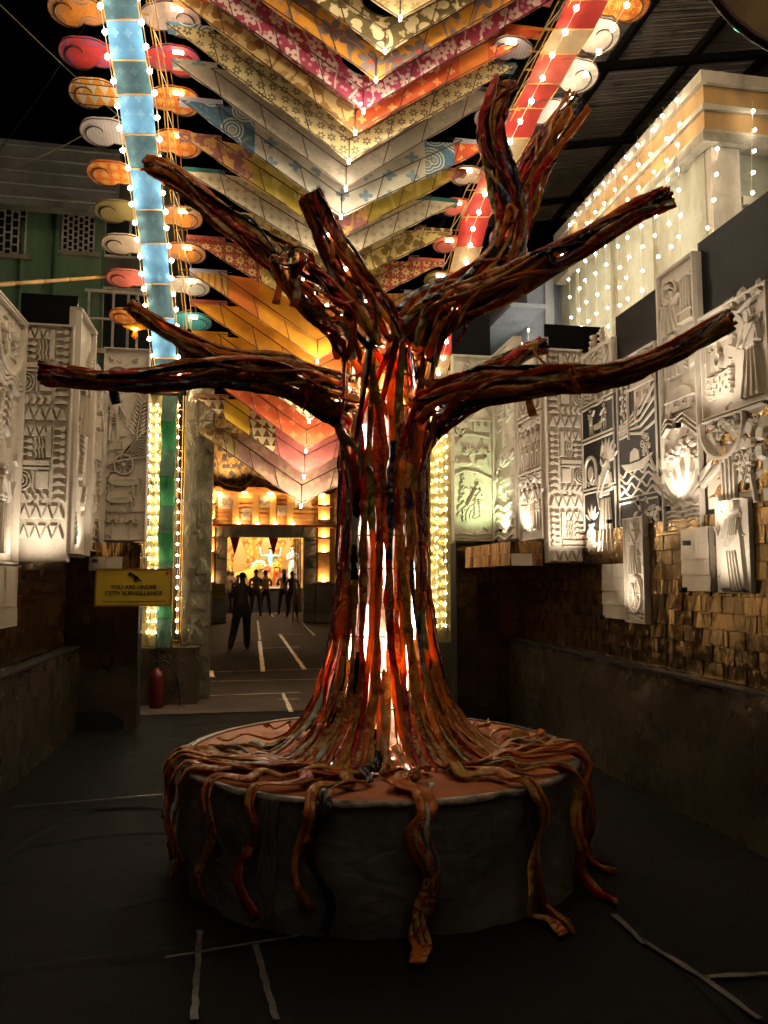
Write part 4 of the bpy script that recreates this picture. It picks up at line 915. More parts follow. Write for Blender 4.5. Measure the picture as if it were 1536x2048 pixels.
# plain pale shingled boards hung below the carvings
def pale_board(label, px0, px1, py0, py1, X, rows, nrm=-1):
    f, g, z0, z1 = sd(px0, px1, py0, py1, X); 
    t = thing('shingled_board', label, 'board', (X, f if nrm < 0 else g, z0))
    MB().box((0, 0, 0), (.04 * -nrm, 0, 0), (0, (g - f) * (1 if nrm < 0 else -1), 0), (0, 0, z1 - z0)).obj('backing', m_palefoil, t)
    clad(t, V((X + nrm * .003, f, z0)), V((0, g - f, 0)), V((0, 0, z1 - z0)), V((nrm, 0, 0)), 2, rows, [m_palefoil], 51 + rows + px0, None, 'foil_tile', .004, .003); return t
pale_board('pale shingled board beside the low wheel panel', 1200, 1244, 1128, 1236, XS2 - .05, 4)
pale_board('pale shingled board under the tall flower panel', 1358, 1414, 1056, 1182, XS2 - .06, 4)
pale_board('pale shingled board at the left edge under the side panel', -10, 44, 1132, 1254, -1.79, 3, 1)
# foil boxes carrying the lamps
def lampbox(label, x0, x1, y0, y1, z0, z1, nface):
    t = thing('lamp_box', label, 'lamp box', (x0, y0, z0)); MB().box((0, 0, 0), (x1 - x0, 0, 0), (0, y1 - y0, 0), (0, 0, z1 - z0)).obj('shell', m_tile[1], t)
    if nface < 0: clad(t, V((x0, y1, z0)), V((0, y0 - y1, 0)), V((0, 0, z1 - z0)), V((-1, 0, 0)), 5, 2, [m_tile[0], m_tile[1]], 61)
    elif nface > 0: clad(t, V((x1, y0, z0)), V((0, y1 - y0, 0)), V((0, 0, z1 - z0)), V((1, 0, 0)), 5, 2, [m_tile[0], m_goldfoil], 62)
    w = x1 - x0; clad(t, V((x0, y0, z0)), V((w, 0, 0)), V((0, 0, z1 - z0)), V((0, -1, 0)), 3, 2, [m_tile[0], m_palefoil], 63); return t
zz = aX(1040, 1085, XS1).z
lampbox('copper foil lamp box under the green and tree panels', 2.30, XS1 - .03, YR2 + .05, YR1 - .02, zz - .24, zz - .02, -1)
z2 = aY(250, 1085, Y2).z; lampbox('copper foil lamp box under the ox cart panel', xb - .02, xd, Y1 + .95, Y2 - .05, z2 - .28, z2 - .02, 1)
# black boards above the panels
def bboard(label, o, u, w, h, n): 
    t = thing('black_board', label, 'board', o); MB().box((0, 0, 0), V(u) * w, -V(n) * .03, (0, 0, h)).obj('face', m_black, t)
    MB().box(V(n) * .004 - V((0, 0, .02)), V(u) * w, -V(n) * .04, (0, 0, .02)).obj('trim', m_relief, t); return t
def sboard(label, px0, px1, py0, py1, X): f, g, z0, z1 = sd(px0, px1, py0, py1, X); bboard(label, (X, f, z0), (0, -1, 0), f - g, z1 - z0, (-1, 0, 0))
sboard('glossy black board between the fan lady panel and the well panel', 1410, 1560, 420, 640, XS2 + .02)
sboard('glossy black board left of the fan lady panel', 1238, 1322, 600, 720, XS2 + .02)
bboard('glossy black board above the right geometric panel', (aY(1091, 660, YR2 + .05).x, YR2 + .06, aY(1120, 700, YR2).z), (1, 0, 0), .55, .26, (0, -1, 0))
bboard('glossy black board above the green lit panel', (aY(905, 700, YR1 + .05).x, YR1 + .06, aY(940, 715, YR1).z + .03), (1, 0, 0), .44, .55, (0, -1, 0))
bboard('glossy black board above the left geometric panel', (xa - .05, Y1 + .06, zt1 + .02), (1, 0, 0), xb - xa + .05, aY(90, 588, Y1).z - zt1, (0, -1, 0))
# ------------------------------------------------------------------ the leaf-shaped canopy: chevrons of printed cloth
f_lace = cloth('cream_lace', (.62, .48, .25), (.36, .26, .10), 'sprig', 7)
f_olive = cloth('olive_lace', (.15, .115, .045), (.70, .58, .34), 'vine', 5)
f_oflow = cloth('orange_floral', (.70, .31, .04), (.20, .15, .15), 'flower', 3.2, third=(.50, .08, .03))
f_pink = cloth('pink_floral', (.42, .055, .12), (.80, .62, .58), 'flower', 5.5, third=(.42, .055, .12))
f_ochl = cloth('ochre_leaf', (.60, .43, .19), (.28, .15, .04), 'vine', 5)
f_rstar = cloth('red_star', (.62, .10, .03), (.78, .30, .10), 'star', 7)
f_dot = cloth('cream_sprig', (.55, .45, .23), (.05, .05, .05), 'sprig', 9, third=(.36, .26, .10))
f_grey = cloth('pale_grey', (.48, .40, .33), (.34, .33, .27), 'sprig', 6)
f_white = cloth('white_motif', (.56, .52, .43), (.2, .29, .34), 'star', 4.2)
f_blue = cloth('blue_paisley', (.08, .19, .30), (.55, .58, .50), 'paisley', 7, third=(.34, .36, .22))
f_mauve = cloth('mauve_gold', (.30, .115, .11), (.58, .31, .10), 'flower', 4.5)
f_och = cloth('ochre_plain', (.44, .32, .05), (.60, .45, .12), 'flower', 2.2)
f_dash = cloth('pale_dash', (.56, .48, .34), (.36, .33, .22), 'star', 11)
f_leafy = cloth('yellow_leaf', (.58, .44, .16), (.20, .13, .03), 'vine', 6)
f_mar = cloth('maroon_ikat', (.30, .06, .03), (.62, .42, .17), 'ikat', 8, third=(.30, .06, .03))
f_olk = cloth('olive_ikat', (.29, .23, .05), (.64, .36, .12), 'ikat', 5, third=(.29, .23, .05))
f_amb = cloth('amber_plain', (.74, .31, .02), None, 'plain'); f_org = cloth('orange_plain', (.72, .20, .03), None, 'plain')
f_ostr = cloth('orange_stripe', (.60, .34, .08), (.42, .18, .04), 'stripe', 14)
f_red = cloth('red_square', (.60, .10, .025), (.66, .18, .05), 'star', 6)
f_tri = cloth('triangle_print', (.58, .45, .22), (.13, .06, .02), 'zig', 9, third=(.62, .5, .3)); f_yel = cloth('yellow_plain', (.70, .42, .03), None, 'plain')
f_rose = cloth('rose_plain', (.56, .16, .12), (.48, .11, .09), 'spot', 8); f_dusk = cloth('dusky_pink', (.54, .29, .21), (.66, .44, .24), 'sprig', 3)
f_teal = cloth('teal_band', (.05, .25, .25), None, 'plain'); f_lilac = cloth('lilac_band', (.5, .5, .62), None, 'plain')
CH = [ # apex, left tip, right tip, left zones, right zones, lip, words
 ((800, 38), (430, -215), (1190, -180), [(1, f_lace)], [(1, f_lace)], f_lace, 'cream lace cloth chevron at the very top of the picture'),
 ((770, 103), (405, -150), (1165, -120), [(1, f_olive)], [(1, f_olive)], f_olive, 'dark olive cloth chevron with cream lace print'),
 ((752, 160), (385, -95), (1140, -65), [(1, f_oflow)], [(1, f_oflow)], f_oflow, 'orange cloth chevron with big grey flowers'),
 ((727, 222), (362, -40), (1110, -5), [(1, f_pink)], [(1, f_pink)], f_rose, 'deep pink cloth chevron with white flowers'),
 ((711, 264), (345, -8), (1090, 62), [(1, f_ochl)], [(.18, f_rstar), (.55, f_rstar), (.68, f_org), (1, f_rstar)], f_org, 'chevron with one ochre leaf arm and one red arm'),
 ((698, 322), (333, 48), (1035, 132), [(1, f_dot)], [(1, f_dot)], f_blue, 'cream cloth chevron covered in small black sprigs'),
 ((692, 376), (343, 122), (1010, 185), [(1, f_grey)], [(1, f_grey)], f_white, 'pale grey cloth chevron below the black sprig one'),
 ((683, 432), (357, 198), (990, 290), [(.52, f_white), (1, f_blue)], [(.55, f_white), (.72, f_blue), (1, f_rstar)], f_lilac, 'white chevron with a blue paisley left end and red right end'),
 ((674, 478), (357, 270), (935, 345), [(.18, f_mauve), (.52, f_och), (1, f_mauve)], [(.22, f_mauve), (.85, f_och), (1, f_mauve)], f_mauve, 'chevron of mauve gold ends with ochre between'),
 ((668, 527), (366, 340), (918, 405), [(1, f_dash)], [(1, f_dash)], f_teal, 'pale chevron with tiny dashes and a teal end band'),
 ((660, 580), (370, 412), (905, 465), [(1, f_leafy)], [(1, f_leafy)], f_tri, 'mustard chevron with dark leaf sprays'),
 ((650, 640), (372, 476), (890, 525), [(.48, f_olk), (1, f_mar)], [(.45, f_olk), (1, f_mar)], f_rose, 'chevron of maroon block print ends and olive centre'),
 ((635, 719), (378, 543), (880, 590), [(.45, f_amb), (.68, f_org), (1, f_ostr)], [(.5, f_amb), (1, f_ostr)], f_lilac, 'amber chevron with striped ends and a bright lamp at its point'),
 ((628, 775), (380, 605), (875, 655), [(1, f_amb)], [(.6, f_org), (1, f_amb)], f_rose, 'plain glowing orange chevron above the low left branch'),
 ((619, 838), (383, 668), (868, 715), [(.4, f_tri), (1, f_amb)], [(.4, f_tri), (1, f_amb)], f_yel, 'chevron with a triangle print centre behind the low left branch'),
 ((613, 897), (385, 733), (862, 770), [(.9, f_red), (1, f_org)], [(.5, f_red), (1, f_org)], f_rose, 'red chevron with dark squares, third from the lowest'),
 ((609, 948), (387, 794), (858, 822), [(.28, f_rose), (.5, f_tri), (.72, f_yel), (1, f_tri)], [(.28, f_rose), (.5, f_tri), (1, f_yel)], f_dusk, 'chevron of rose, triangle print and yellow, second from the lowest'),
 ((603, 1007), (395, 862), (852, 880), [(.62, f_dusk), (1, f_ochl)], [(.62, f_dusk), (1, f_ochl)], f_ochl, 'dusky pink chevron hanging lowest before the shrine front')]
TY = [(-215, 6.1), (-40, 6.6), (48, 6.85), (200, 7.35), (350, 7.9), (545, 8.7), (700, 9.3), (862, 9.85)]
NP = len(CH)
for ci, (ap, lt, rt_, zl_, zr_, lipm, words) in enumerate(CH):
    Yc_ = lerp(TY, lt[1]); A_ = aY(*ap, Yc_); L_ = aY(*lt, Yc_); R_ = aY(*rt_, Yc_); hb = .60 + .15 * ci / NP; mid = .19 + .05 * ci / NP
    t = thing('cloth_chevron', words, 'canopy chevron', A_, 'cloth chevrons of the canopy'); rr = random.Random(ci); rn = .24
    for side_, tip, zones in ((-1, L_, zl_), (1, R_, zr_)):
        D = tip - A_; n = 26; m = MB(); mats = []; vs = []; uv = []; nv = 5; hs = []
        for i in range(n + 1):
            s = (i / n) ** 1.0; p = A_ + D * s; dx = abs(p.x - A_.x); top = hb
            if dx < rn: top = min(top, max(mid * 1.3, hb - D.z * s - math.sqrt(rn * rn - dx * dx)))
            top = min(top, max(.004, tip.z - p.z)); hs.append(top)
            for j in range(nv + 1):
                q = p - A_ + V((0, 0, top * j / nv)); q.z -= .014 * abs(math.sin(s * 13 + ci)) * (1 - j / nv); q.y += .022 * math.sin(s * 11 + ci) * math.sin(j * 1.1 + ci) + .10 * (j / nv) * (top / hb); vs.append(q); uv.append((q.x * 1.0 + ci * 1.7, q.z))
        fs = []; mi = []
        for i in range(n):
            s = (i + .5) / n
            for k, (e, mt) in enumerate(zones):
                if s <= e: break
            if mt not in mats: mats.append(mt)
            for j in range(nv):
                f = (i * (nv + 1) + j, (i + 1) * (nv + 1) + j, (i + 1) * (nv + 1) + j + 1, i * (nv + 1) + j + 1)
                fs.append(f if side_ > 0 else f[::-1]); mi.append(mats.index(mt))
        m.add(vs, fs, uv, mi, True); m.obj('fabric_panel', mats, t)
        # wire frame on the viewer's side
        w = MB(); O = V((0, -.012, 0)); w.rod(O, D + O, .006)
        e = D * .78 + V((0, .0, mid)); w.rod(V((0, -.010, mid)), e + O * .8, .006)
        w.rod(e + O, e + V((-side_ * .16, 0, 0)) + O, .005)
        for sx in (.22, .46, .72):
            b = D * sx; k = b + V((side_ * .07, 0, mid + .07 * abs(D.z / D.x))); w.rod(b + O, k + O, .005)
        # notch rim
        pts = []
        for k in range(9):
            a = -PI / 2 + side_ * (PI / 2 * .86) * k / 8; pts.append(V((rn * math.cos(a), .05, hb + rn * math.sin(a))))
        w.tube(pts, .005, 4)
        w.obj('wire_frame', m_rod, t)
        # end lip
        q = tip - A_; wl = min(.42, hb / max(.2, abs(D.z / D.x))); MB().box(q + V((0, .03, .0)), (-side_ * wl, 0, 0), (0, .10, 0), (0, 0, .055)).obj('end_lip', lipm, t)
    MB().rod(V((0, -.012, 0)), V((0, -.012, mid + .02)), .006).obj('centre_rod', m_rod, t)
    MB().tube([V((-.01, -.06, -.06)), V((-.01, -.06, -.02))], .011, 8).obj('apex_lamp', m_apex, t)
    pw = 1.3 if ci < 4 else (1.7 if ci < 12 else 4.2)
    light('POINT', 'apex_light', t, A_ + V((-.01, -.10, -.05)), pw, (1, .87, .66), .03)

for k in range(5):   # unseen chevrons with lamps, added overhead to light the tree's front
    yk = 5.35 - .75 * k; A_ = V((.95, yk, 6.55 + .12 * k)); t = thing('cloth_chevron', 'unseen added cloth chevron overhead, number %s beyond the top edge of the picture' % ['one', 'two', 'three', 'four', 'five'][k], 'canopy chevron', A_, 'cloth chevrons of the canopy')
    for sg in (-1, 1): MB().add([V((0, 0, 0)), V((sg * 1.9, 0, 1.25)), V((sg * 1.1, .08, 1.25)), V((0, .1, .55))], [(0, 1, 2, 3)], [(0, 0), (1.9, 1.2), (1.2, 1.2), (0, .5)]).obj('fabric_panel', (f_dot, f_oflow, f_lace, f_pink, f_amb)[k], t)
    MB().tube([V((0, -.06, -.06)), V((0, -.06, -.02))], .011, 8).obj('apex_lamp', m_apex, t); light('POINT', 'apex_light', t, A_ + V((0, -.1, -.06)), 9, (1, .82, .56), .03)

# ------------------------------------------------------------------ the two stepped light strips
m_bl = cloth('sky_blue_cloth', (.10, .30, .62), (.15, .36, .66), 'star', 8, trans=.3); m_bd = cloth('shaded_blue_cloth', (.035, .10, .155), (.05, .13, .18), 'star', 8, trans=.25)  # second blue is the soffit's shaded copy, the shade put into its colour
m_gl = cloth('green_cloth', (.015, .12, .04), None, 'plain', trans=.2, rough=.5); m_gd = cloth('dark_green_cloth', (.006, .04, .015), None, 'plain', trans=.1, rough=.6)
m_rd = cloth('bright_red_cloth', (.28, .017, .012), None, 'plain', trans=.35); m_cr = cloth('cream_cloth', (.28, .20, .115), None, 'plain', trans=.35); m_rd2 = cloth('faded_red_cloth', (.34, .06, .04), None, 'plain', trans=.3)
TD = [(-120, 6.35), (0, 6.8), (300, 7.9), (600, 9.4), (790, 10.15)]
LI = [(-120, 262), (0, 274), (220, 310), (420, 325), (600, 347), (700, 351), (800, 356)]; LO = [(-120, 186), (0, 205), (310, 255), (400, 270), (640, 300), (800, 318)]
RI = [(-120, 1232), (0, 1168), (185, 1075), (300, 1018), (440, 955), (600, 922), (800, 868)]; RO = [(-120, 1318), (0, 1252), (120, 1182), (235, 1110), (440, 1010), (600, 965), (800, 912)]
def strip(label, IN, OUT, y0, y1, n, mr, mt):
    o = aD(lerp(IN, y1), y1, lerp(TD, y1)); t = thing('stepped_strip', label, 'cloth strip', o); ys = [y1 + (y0 - y1) * k / n for k in range(n + 1)]
    P = [(aD(lerp(IN, y), y, lerp(TD, y)), aD(lerp(OUT, y), y, lerp(TD, y))) for y in ys]
    for k in range(n):
        (a, b), (c, d) = P[k], P[k + 1]
        # hanging front sheet (riser) and soffit (tread)
        m1 = a.lerp(c, .5) + V((0, -.015, -.03)); m2 = b.lerp(d, .5) + V((0, -.015, -.03))
        a, b, c, d, m1, m2 = [q - o for q in (a, b, c, d, m1, m2)]
        s = (a - b).normalized() * .02
        def quad(name, p, q, r_, u_, mt_): 
            nn = 6; vs = []; uv = []
            for i in range(nn + 1):
                for j in range(nn + 1):
                    u, v = i / nn, j / nn; pt = (p * (1 - u) + q * u) * (1 - v) + (u_ * (1 - u) + r_ * u) * v; pt = pt + V((0, -1, -1)) * .006 * math.sin(u * 7 + k) * math.sin(v * 5 + k); vs.append(pt); uv.append((u * .32, v * .3 + k * .7))
            MB().add(vs, [(i * (nn + 1) + j, i * (nn + 1) + j + 1, (i + 1) * (nn + 1) + j + 1, (i + 1) * (nn + 1) + j) for i in range(nn) for j in range(nn)], uv, 0, True).obj(name, mt_, t)
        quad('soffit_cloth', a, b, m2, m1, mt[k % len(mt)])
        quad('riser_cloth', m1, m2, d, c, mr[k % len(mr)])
        f = MB(); f.rod(a, b, .008); f.rod(m1, m2, .007); f.rod(a, m1, .006); f.rod(b, m2, .006); f.obj('step_frame', m_yrod, t)
    return t
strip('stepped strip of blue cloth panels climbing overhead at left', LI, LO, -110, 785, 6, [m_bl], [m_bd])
strip('stepped strip of red and cream cloth climbing overhead at right', [(y, x - 34) for y, x in RI], [(y, x - 34) for y, x in RO], -110, 760, 8, [m_rd, m_rd2], [m_cr, m_rd])
def sline(T, y0, y1, n, dx=0, dd=-.10): return [aD(lerp(T, y) + dx, y, lerp(TD, y) + dd) for y in [y0 + (y1 - y0) * k / n for k in range(n + 1)]]
def OVL(o): return [V((-1.25 + o, y, z)) for y, z in ((-4.5, 6.4), (-1.5, 7.0), (0, 7.5), (2, 7.8), (4, 7.75), (5.4, 7.45))]  # unseen overhead run of the left bulb strings, added to light the tree
def OVR(o): return [V((3.2 + o, y, z)) for y, z in ((-4.5, 6.4), (-1.5, 7.0), (0, 7.5), (2, 7.8), (4, 7.75), (5.4, 7.45))]  # same unseen run for the right strings, added for light on the tree
light_string('bulb string along the outer edge of the blue strip', OVL(-.2) + sline(LO, -90, 790, 14, -6), 74, .026, m_bulb, 'bulb strings along the canopy strips', .004, .012)
light_string('bulb string along the inner edge of the blue strip', OVL(.15) + sline(LI, -90, 790, 14, 4), 76, .026, m_bulb, 'bulb strings along the canopy strips', .004, .012)
light_string('bulb string along the inner edge of the red strip', OVR(-.15) + sline(RI, -90, 760, 14, -6), 74, .026, m_bulb, 'bulb strings along the canopy strips', .004, .012)
light_string('bulb string along the outer edge of the red strip', OVR(.2) + sline(RO, -90, 500, 12, 6), 66, .026, m_bulb, 'bulb strings along the canopy strips', .004, .012)
# yellow scaffold ladders between strip and chevrons
def ladder(label, T, y0, y1, offs, dz):
    ys = [y0 + (y1 - y0) * k / 10 for k in range(11)]; L = [[aD(lerp(T, y) + o_, y, lerp(TD, y) + dz * q) for y in ys] for q, o_ in enumerate(offs)]; o = L[0][-1].copy(); t = thing('scaffold_ladder', label, 'scaffold', o)
    for l in L: MB().tube([p - o for p in l], .0065, 5).obj('rail', m_yrod, t)
    for k in range(0, 10):
        for a, b in ((0, 1), (2, 3)):
            MB().rod(L[a][k] - o, L[b][k] - o, .005).obj('rung', m_yrod, t)
        MB().rod(L[0][k] - o, L[3][k + 1] - o, .004).obj('brace', m_cord, t)
ladder('yellow rod scaffold ladder beside the blue strip', LI, -100, 700, (24, 34, 18, 44), .12)
ladder('yellow rod scaffold ladder beside the red strip', RI, -100, 700, (-26, -38, -20, -50), .12)
# scroll shaped plates on both sides of each strip
def scroll(label, c, r, flip, mat, tilt=.0, lamp=False, rz_=0.0):
    t = thing('scroll_plate', label, 'scroll plate', c, 'scroll shaped plates along the canopy strips'); fx = -1 if flip else 1
    E = [(0, 0, 1.0, .92), (1.15, -.05, 1.0, .70), (.6, -.45, 1.0, .50)]
    out = []; n = 40
    for k in range(n):
        a = 2 * PI * k / n; d = (math.cos(a), math.sin(a)); best = 0; ox, oy = .55, -.1
        for (ex, ey, ax, ay) in E:
            px, py = (ox - ex) / ax, (oy - ey) / ay; dx, dy = d[0] / ax, d[1] / ay; A2 = dx * dx + dy * dy; B2 = px * dx + py * dy; C2 = px * px + py * py - 1; D2 = B2 * B2 - A2 * C2
            if D2 > 0: best = max(best, (-B2 + math.sqrt(D2)) / A2)
        out.append((ox + d[0] * best, oy + d[1] * best))
    def W(x, y, z=0): x *= fx * r; y *= r; return V((x * math.cos(rz_) - y * math.sin(rz_), x * math.sin(rz_) + y * math.cos(rz_), z + y * tilt))
    lo = [W(x, y) for x, y in out]; hi = [W(x, y, .02) for x, y in out]; uv = [(x * r, y * r) for x, y in out] * 2
    fs = [tuple(range(n)), tuple(range(2 * n - 1, n - 1, -1))] + [(i, n + i, n + (i + 1) % n, (i + 1) % n) for i in range(n)]
    if fx > 0: fs = [f[::-1] for f in fs]
    MB().add(lo + hi, fs, uv).obj('plate', mat, t)
    sp = [W((.92 - .62 * k / 26) * math.cos(.2 + 1.0 + 4.6 * k / 26), (.85 - .55 * k / 26) * math.sin(.2 + 1.0 + 4.6 * k / 26), -.008) for k in range(27)]
    MB().tube(sp, .006, 5).obj('scroll_wire', m_rod, t); MB().tube(lo + lo[:1], .006, 5).obj('rim_wire', m_rod, t)
    q = W(1.7, -.1); MB().rod(q, q + V((fx * .22, 0, 0)), .008).obj('bracket', m_yrod, t)
    if lamp:
        q = W(.2, -.75, -.03); MB().cbox(q, .10, .03, .02).obj('lamp', m_plamp, t); light('POINT', 'lamp_light', t, V(c) + q + V((0, -.04, -.05)), .35, (1, .85, .6), .03)
    return t
s_or = cloth('scroll_orange', (.70, .26, .03), (.35, .20, .16), 'paisley', 7); s_rp = cloth('scroll_red_purple', (.62, .05, .05), (.24, .08, .22), 'paisley', 5); s_ot = cloth('scroll_orange_triangle', (.68, .28, .03), (.60, .5, .38), 'zig', 9, third=(.1, .05, .02))
s_gr = cloth('scroll_grey', (.50, .46, .47), (.42, .38, .40), 'stripe', 30); s_of = cloth('scroll_orange_print', (.66, .17, .02), (.75, .38, .08), 'ikat', 9); s_ol = cloth('scroll_olive', (.24, .19, .06), None); s_be = cloth('scroll_beige', (.56, .45, .34), (.5, .38, .28), 'spot', 5)
s_sa = cloth('scroll_salmon', (.70, .17, .12), None); s_wh = cloth('scroll_white', (.66, .62, .56), (.5, .46, .42), 'spot', 5); s_te = cloth('scroll_teal', (.04, .30, .32), (.1, .4, .4), 'stripe', 30); s_pk = cloth('scroll_pinkish', (.58, .44, .40), (.5, .36, .32), 'spot', 6)
for (px, py, w, mt, lab) in ((150, 22, 62, s_or, 'orange paisley scroll plate at the top left'), (172, 108, 62, s_rp, 'red and purple scroll plate left of the blue strip'), (190, 188, 60, s_ot, 'orange scroll plate with triangle print left of the blue strip'), (212, 266, 60, s_gr, 'grey scroll plate left of the blue strip'),
        (222, 348, 56, s_of, 'orange printed scroll plate left of the blue strip'), (236, 424, 54, s_ol, 'olive scroll plate before the green building'), (248, 490, 52, s_be, 'beige scroll plate left of the blue strip'), (254, 558, 48, s_sa, 'salmon scroll plate at the bamboo pole'), (258, 634, 46, s_of, 'small orange scroll plate above the lotus lantern')):
    d = lerp(TD, py) + .05; c = aD(px - w * .25, py, d); scroll(lab, c, w * .62 * d / F * .95, False, mt, -.32)
for (px, py, w, mt, lab) in ((372, 42, 64, s_pk, 'pale pink scroll plate at the left ends of the upper chevrons'), (374, 125, 60, s_rp, 'red and purple scroll plate between the blue strip and chevrons'), (374, 205, 58, s_of, 'orange scroll plate lit from below beside the blue paisley cloth'), (378, 290, 58, s_of, 'orange printed scroll plate beside the mauve chevron'), (384, 362, 52, s_or, 'orange scroll plate next to the teal banded chevron'),
        (382, 437, 52, s_or, 'orange scroll plate behind the upper left branch'), (390, 508, 50, s_or, 'plain orange scroll plate beside the maroon chevron'), (398, 575, 50, s_wh, 'white scroll plate beside the striped amber chevron'), (402, 645, 50, s_te, 'teal scroll plate above the low left branch')):
    d = lerp(TD, py) + .25; c = aD(px - 8, py, d); scroll(lab, c, w * .58 * d / F, True, mt, -.32, True)
for (px, py, w, mt, lab) in ((1262, 12, 60, s_of, 'orange printed scroll plate at the top right'), (1200, 75, 64, s_wh, 'upper white scroll plate right of the red strip'), (1158, 155, 62, s_wh, 'middle white scroll plate right of the red strip'), (1118, 232, 56, s_gr, 'grey scroll plate right of the red strip above the branch'), (948, 664, 44, s_wh, 'small white scroll plate above the right low branch'), (1040, 360, 50, s_be, 'beige scroll plate behind the right upper branch')):
    d = lerp(TD, py) + .05; c = aD(px, py, d); scroll(lab, c, w * .62 * d / F, True, mt, -.32)
for (px, py, w, mt, lab) in ((1010, 98, 46, s_gr, 'grey scroll plate behind the red chevron arm'), (975, 235, 46, s_gr, 'grey scroll plate behind the pale chevron right end'), (925, 352, 42, s_be, 'beige scroll plate at the ochre chevron right end'), (905, 415, 40, s_sa, 'salmon scroll plate at the teal banded chevron right end'), (890, 490, 42, s_sa, 'salmon scroll plate below the mustard chevron right end'), (872, 560, 42, s_ol, 'olive scroll plate at the maroon chevron right end')):
    d = lerp(TD, py) + .3; c = aD(px, py, d); scroll(lab, c, w * .58 * d / F, False, mt, -.32, True)

# ------------------------------------------------------------------ lit pillars at the end of the passage
def pillar(label, pa, pb, pg, py0, mats, left):
    a = aY(pa, 1000, YP - .02).x; b = aY(pb, 1000, YP - .02).x; g = aY(pg, 1000, YP - .02).x; zt_ = aY(pa, py0, YP).z; t = thing('lit_pillar', label, 'pillar', (min(a, g), YP, .705)); H = zt_ - .705; o = V(t.location)
    MB().box((0, .03, 0), (abs(b - a) if left else abs(g - a), 0, 0), (0, .3, 0), (0, 0, H)).obj('core', m_goldfoil, t)
    if left:
        clad(t, V((a, YP + .02, .71)), V((g - a, 0, 0)), V((0, 0, H)), V((0, -1, 0)), 2, 22, [m_goldfoil], 71, None, 'foil_tile', .008)
        n = 9
        for k in range(n):
            z0, z1 = H * k / n, H * (k + 1) / n; x0, x1 = g - o.x, b - o.x
            vs = []; uv = []
            for j in range(7):
                for i in range(9):
                    u, v = i / 8, j / 6; lean = -.16 * v if k % 2 else -.16 * (1 - v); vs.append((x0 + (x1 - x0) * u, lean - .01 + .008 * math.sin(u * 22 + k), z0 + (z1 - z0) * v)); uv.append((u * .3, v * .4))
            MB().add(vs, [(j * 9 + i, j * 9 + i + 1, (j + 1) * 9 + i + 1, (j + 1) * 9 + i) for j in range(6) for i in range(8)], uv, 0, True).obj('cloth_panel', m_gl if k % 2 else m_gd, t)
        xr = b - o.x + .05
        for xx in (xr + .03, xr + .06): MB().rod(V((xx, -.05, 0)), V((xx, -.05, H)), .008).obj('pole', m_yrod, t)
        for k in range(12): MB().rod(V((xr - .02, -.05, H * (k + .3) / 12)), V((xr + .06, -.05, H * (k + .3) / 12)), .006).obj('rung', m_yrod, t)
    else:
        clad(t, V((a, YP + .02, .71)), V((g - a, 0, 0)), V((0, 0, H)), V((0, -1, 0)), 3, 26, [m_goldfoil], 73, None, 'foil_tile', .010)
    return t
pillar('left pillar with green cloth steps and rows of bulbs', 290, 350, 320, 790, None, True)
pillar('right pillar of pale gold foil strips lit by bulbs behind the trunk', 862, 916, 912, 740, None, False)
for k, (px, y0, y1, n, lab) in enumerate(((299, 800, 1275, 23, 'outermost bulb column on the left pillar'), (313, 800, 1275, 23, 'second bulb column on the left pillar'), (356, 800, 1275, 22, 'bulb column right of the green cloth on the left pillar'), (874, 760, 1262, 26, 'left bulb column on the right gold pillar'), (892, 760, 1262, 24, 'right bulb column on the right gold pillar'))):
    light_string(lab, [aY(px + 1, y0, YP - .10), aY(px, (y0 + y1) / 2, YP - .10), aY(px - (3 if k < 3 else 1), y1, YP - .10)], n, .0145, m_bulb, 'bulb columns on the pillars', .004, .004)
# ------------------------------------------------------------------ the cloth tree
SM = [cloth('strand_rust', (.50, .085, .02), (.60, .36, .12), 'spot', 5.0, .45, rough=.26, wrap=True, figmix=.55), cloth('strand_orange', (.66, .19, .02), None, 'plain', 9, .5, rough=.26, wrap=True), cloth('strand_mustard', (.58, .32, .045), (.36, .07, .02), 'spot', 3.9, .5, rough=.26, wrap=True, figmix=.65),
      cloth('strand_cream_red', (.60, .34, .11), (.36, .05, .02), 'spot', 5.5, .45, rough=.26, wrap=True), cloth('strand_black', (.012, .010, .012), None, 'plain', 9, .05, rough=.26, wrap=True), cloth('strand_pale', (.42, .42, .36), None, 'plain', 9, .25, rough=.26, wrap=True),
      cloth('strand_maroon', (.34, .028, .018), (.50, .12, .06), 'spot', 4.4, .35, wrap=True, rough=.4, figmix=.65), cloth('strand_brown', (.34, .15, .045), (.45, .22, .06), 'spot', 4.4, .2, rough=.26, wrap=True, figmix=.65), cloth('strand_navy', (.03, .04, .085), (.2, .2, .3), 'spot', 5.0, .1, rough=.26, wrap=True, figmix=.65),
      cloth('strand_scarlet', (.62, .035, .018), (.36, .02, .02), 'spot', 3.3, .45, rough=.26, wrap=True), cloth('strand_olive', (.27, .215, .06), (.36, .30, .12), 'spot', 4.4, .2, rough=.26, wrap=True), cloth('strand_orange_flower', (.64, .22, .035), (.68, .45, .18), 'spot', 4.4, .5, rough=.26, wrap=True), cloth('strand_purple', (.16, .04, .12), None, 'plain', 8, .2, wrap=True, rough=.4)]
RUST, ORG, MUS, CRD, BLK, PAL, MAR, BRN, NAV, SCA, OLI, ORF, PUR = range(13)
WT = [RUST] * 6 + [ORG] * 6 + [MUS] * 5 + [CRD] * 5 + [BLK] * 2 + [PAL] * 1 + [MAR] * 5 + [ORG] * 2 + [BRN] * 3 + [BLK] * 2 + [NAV] * 2 + [SCA] * 5 + [OLI] * 2 + [ORF] * 4 + [PUR] * 1
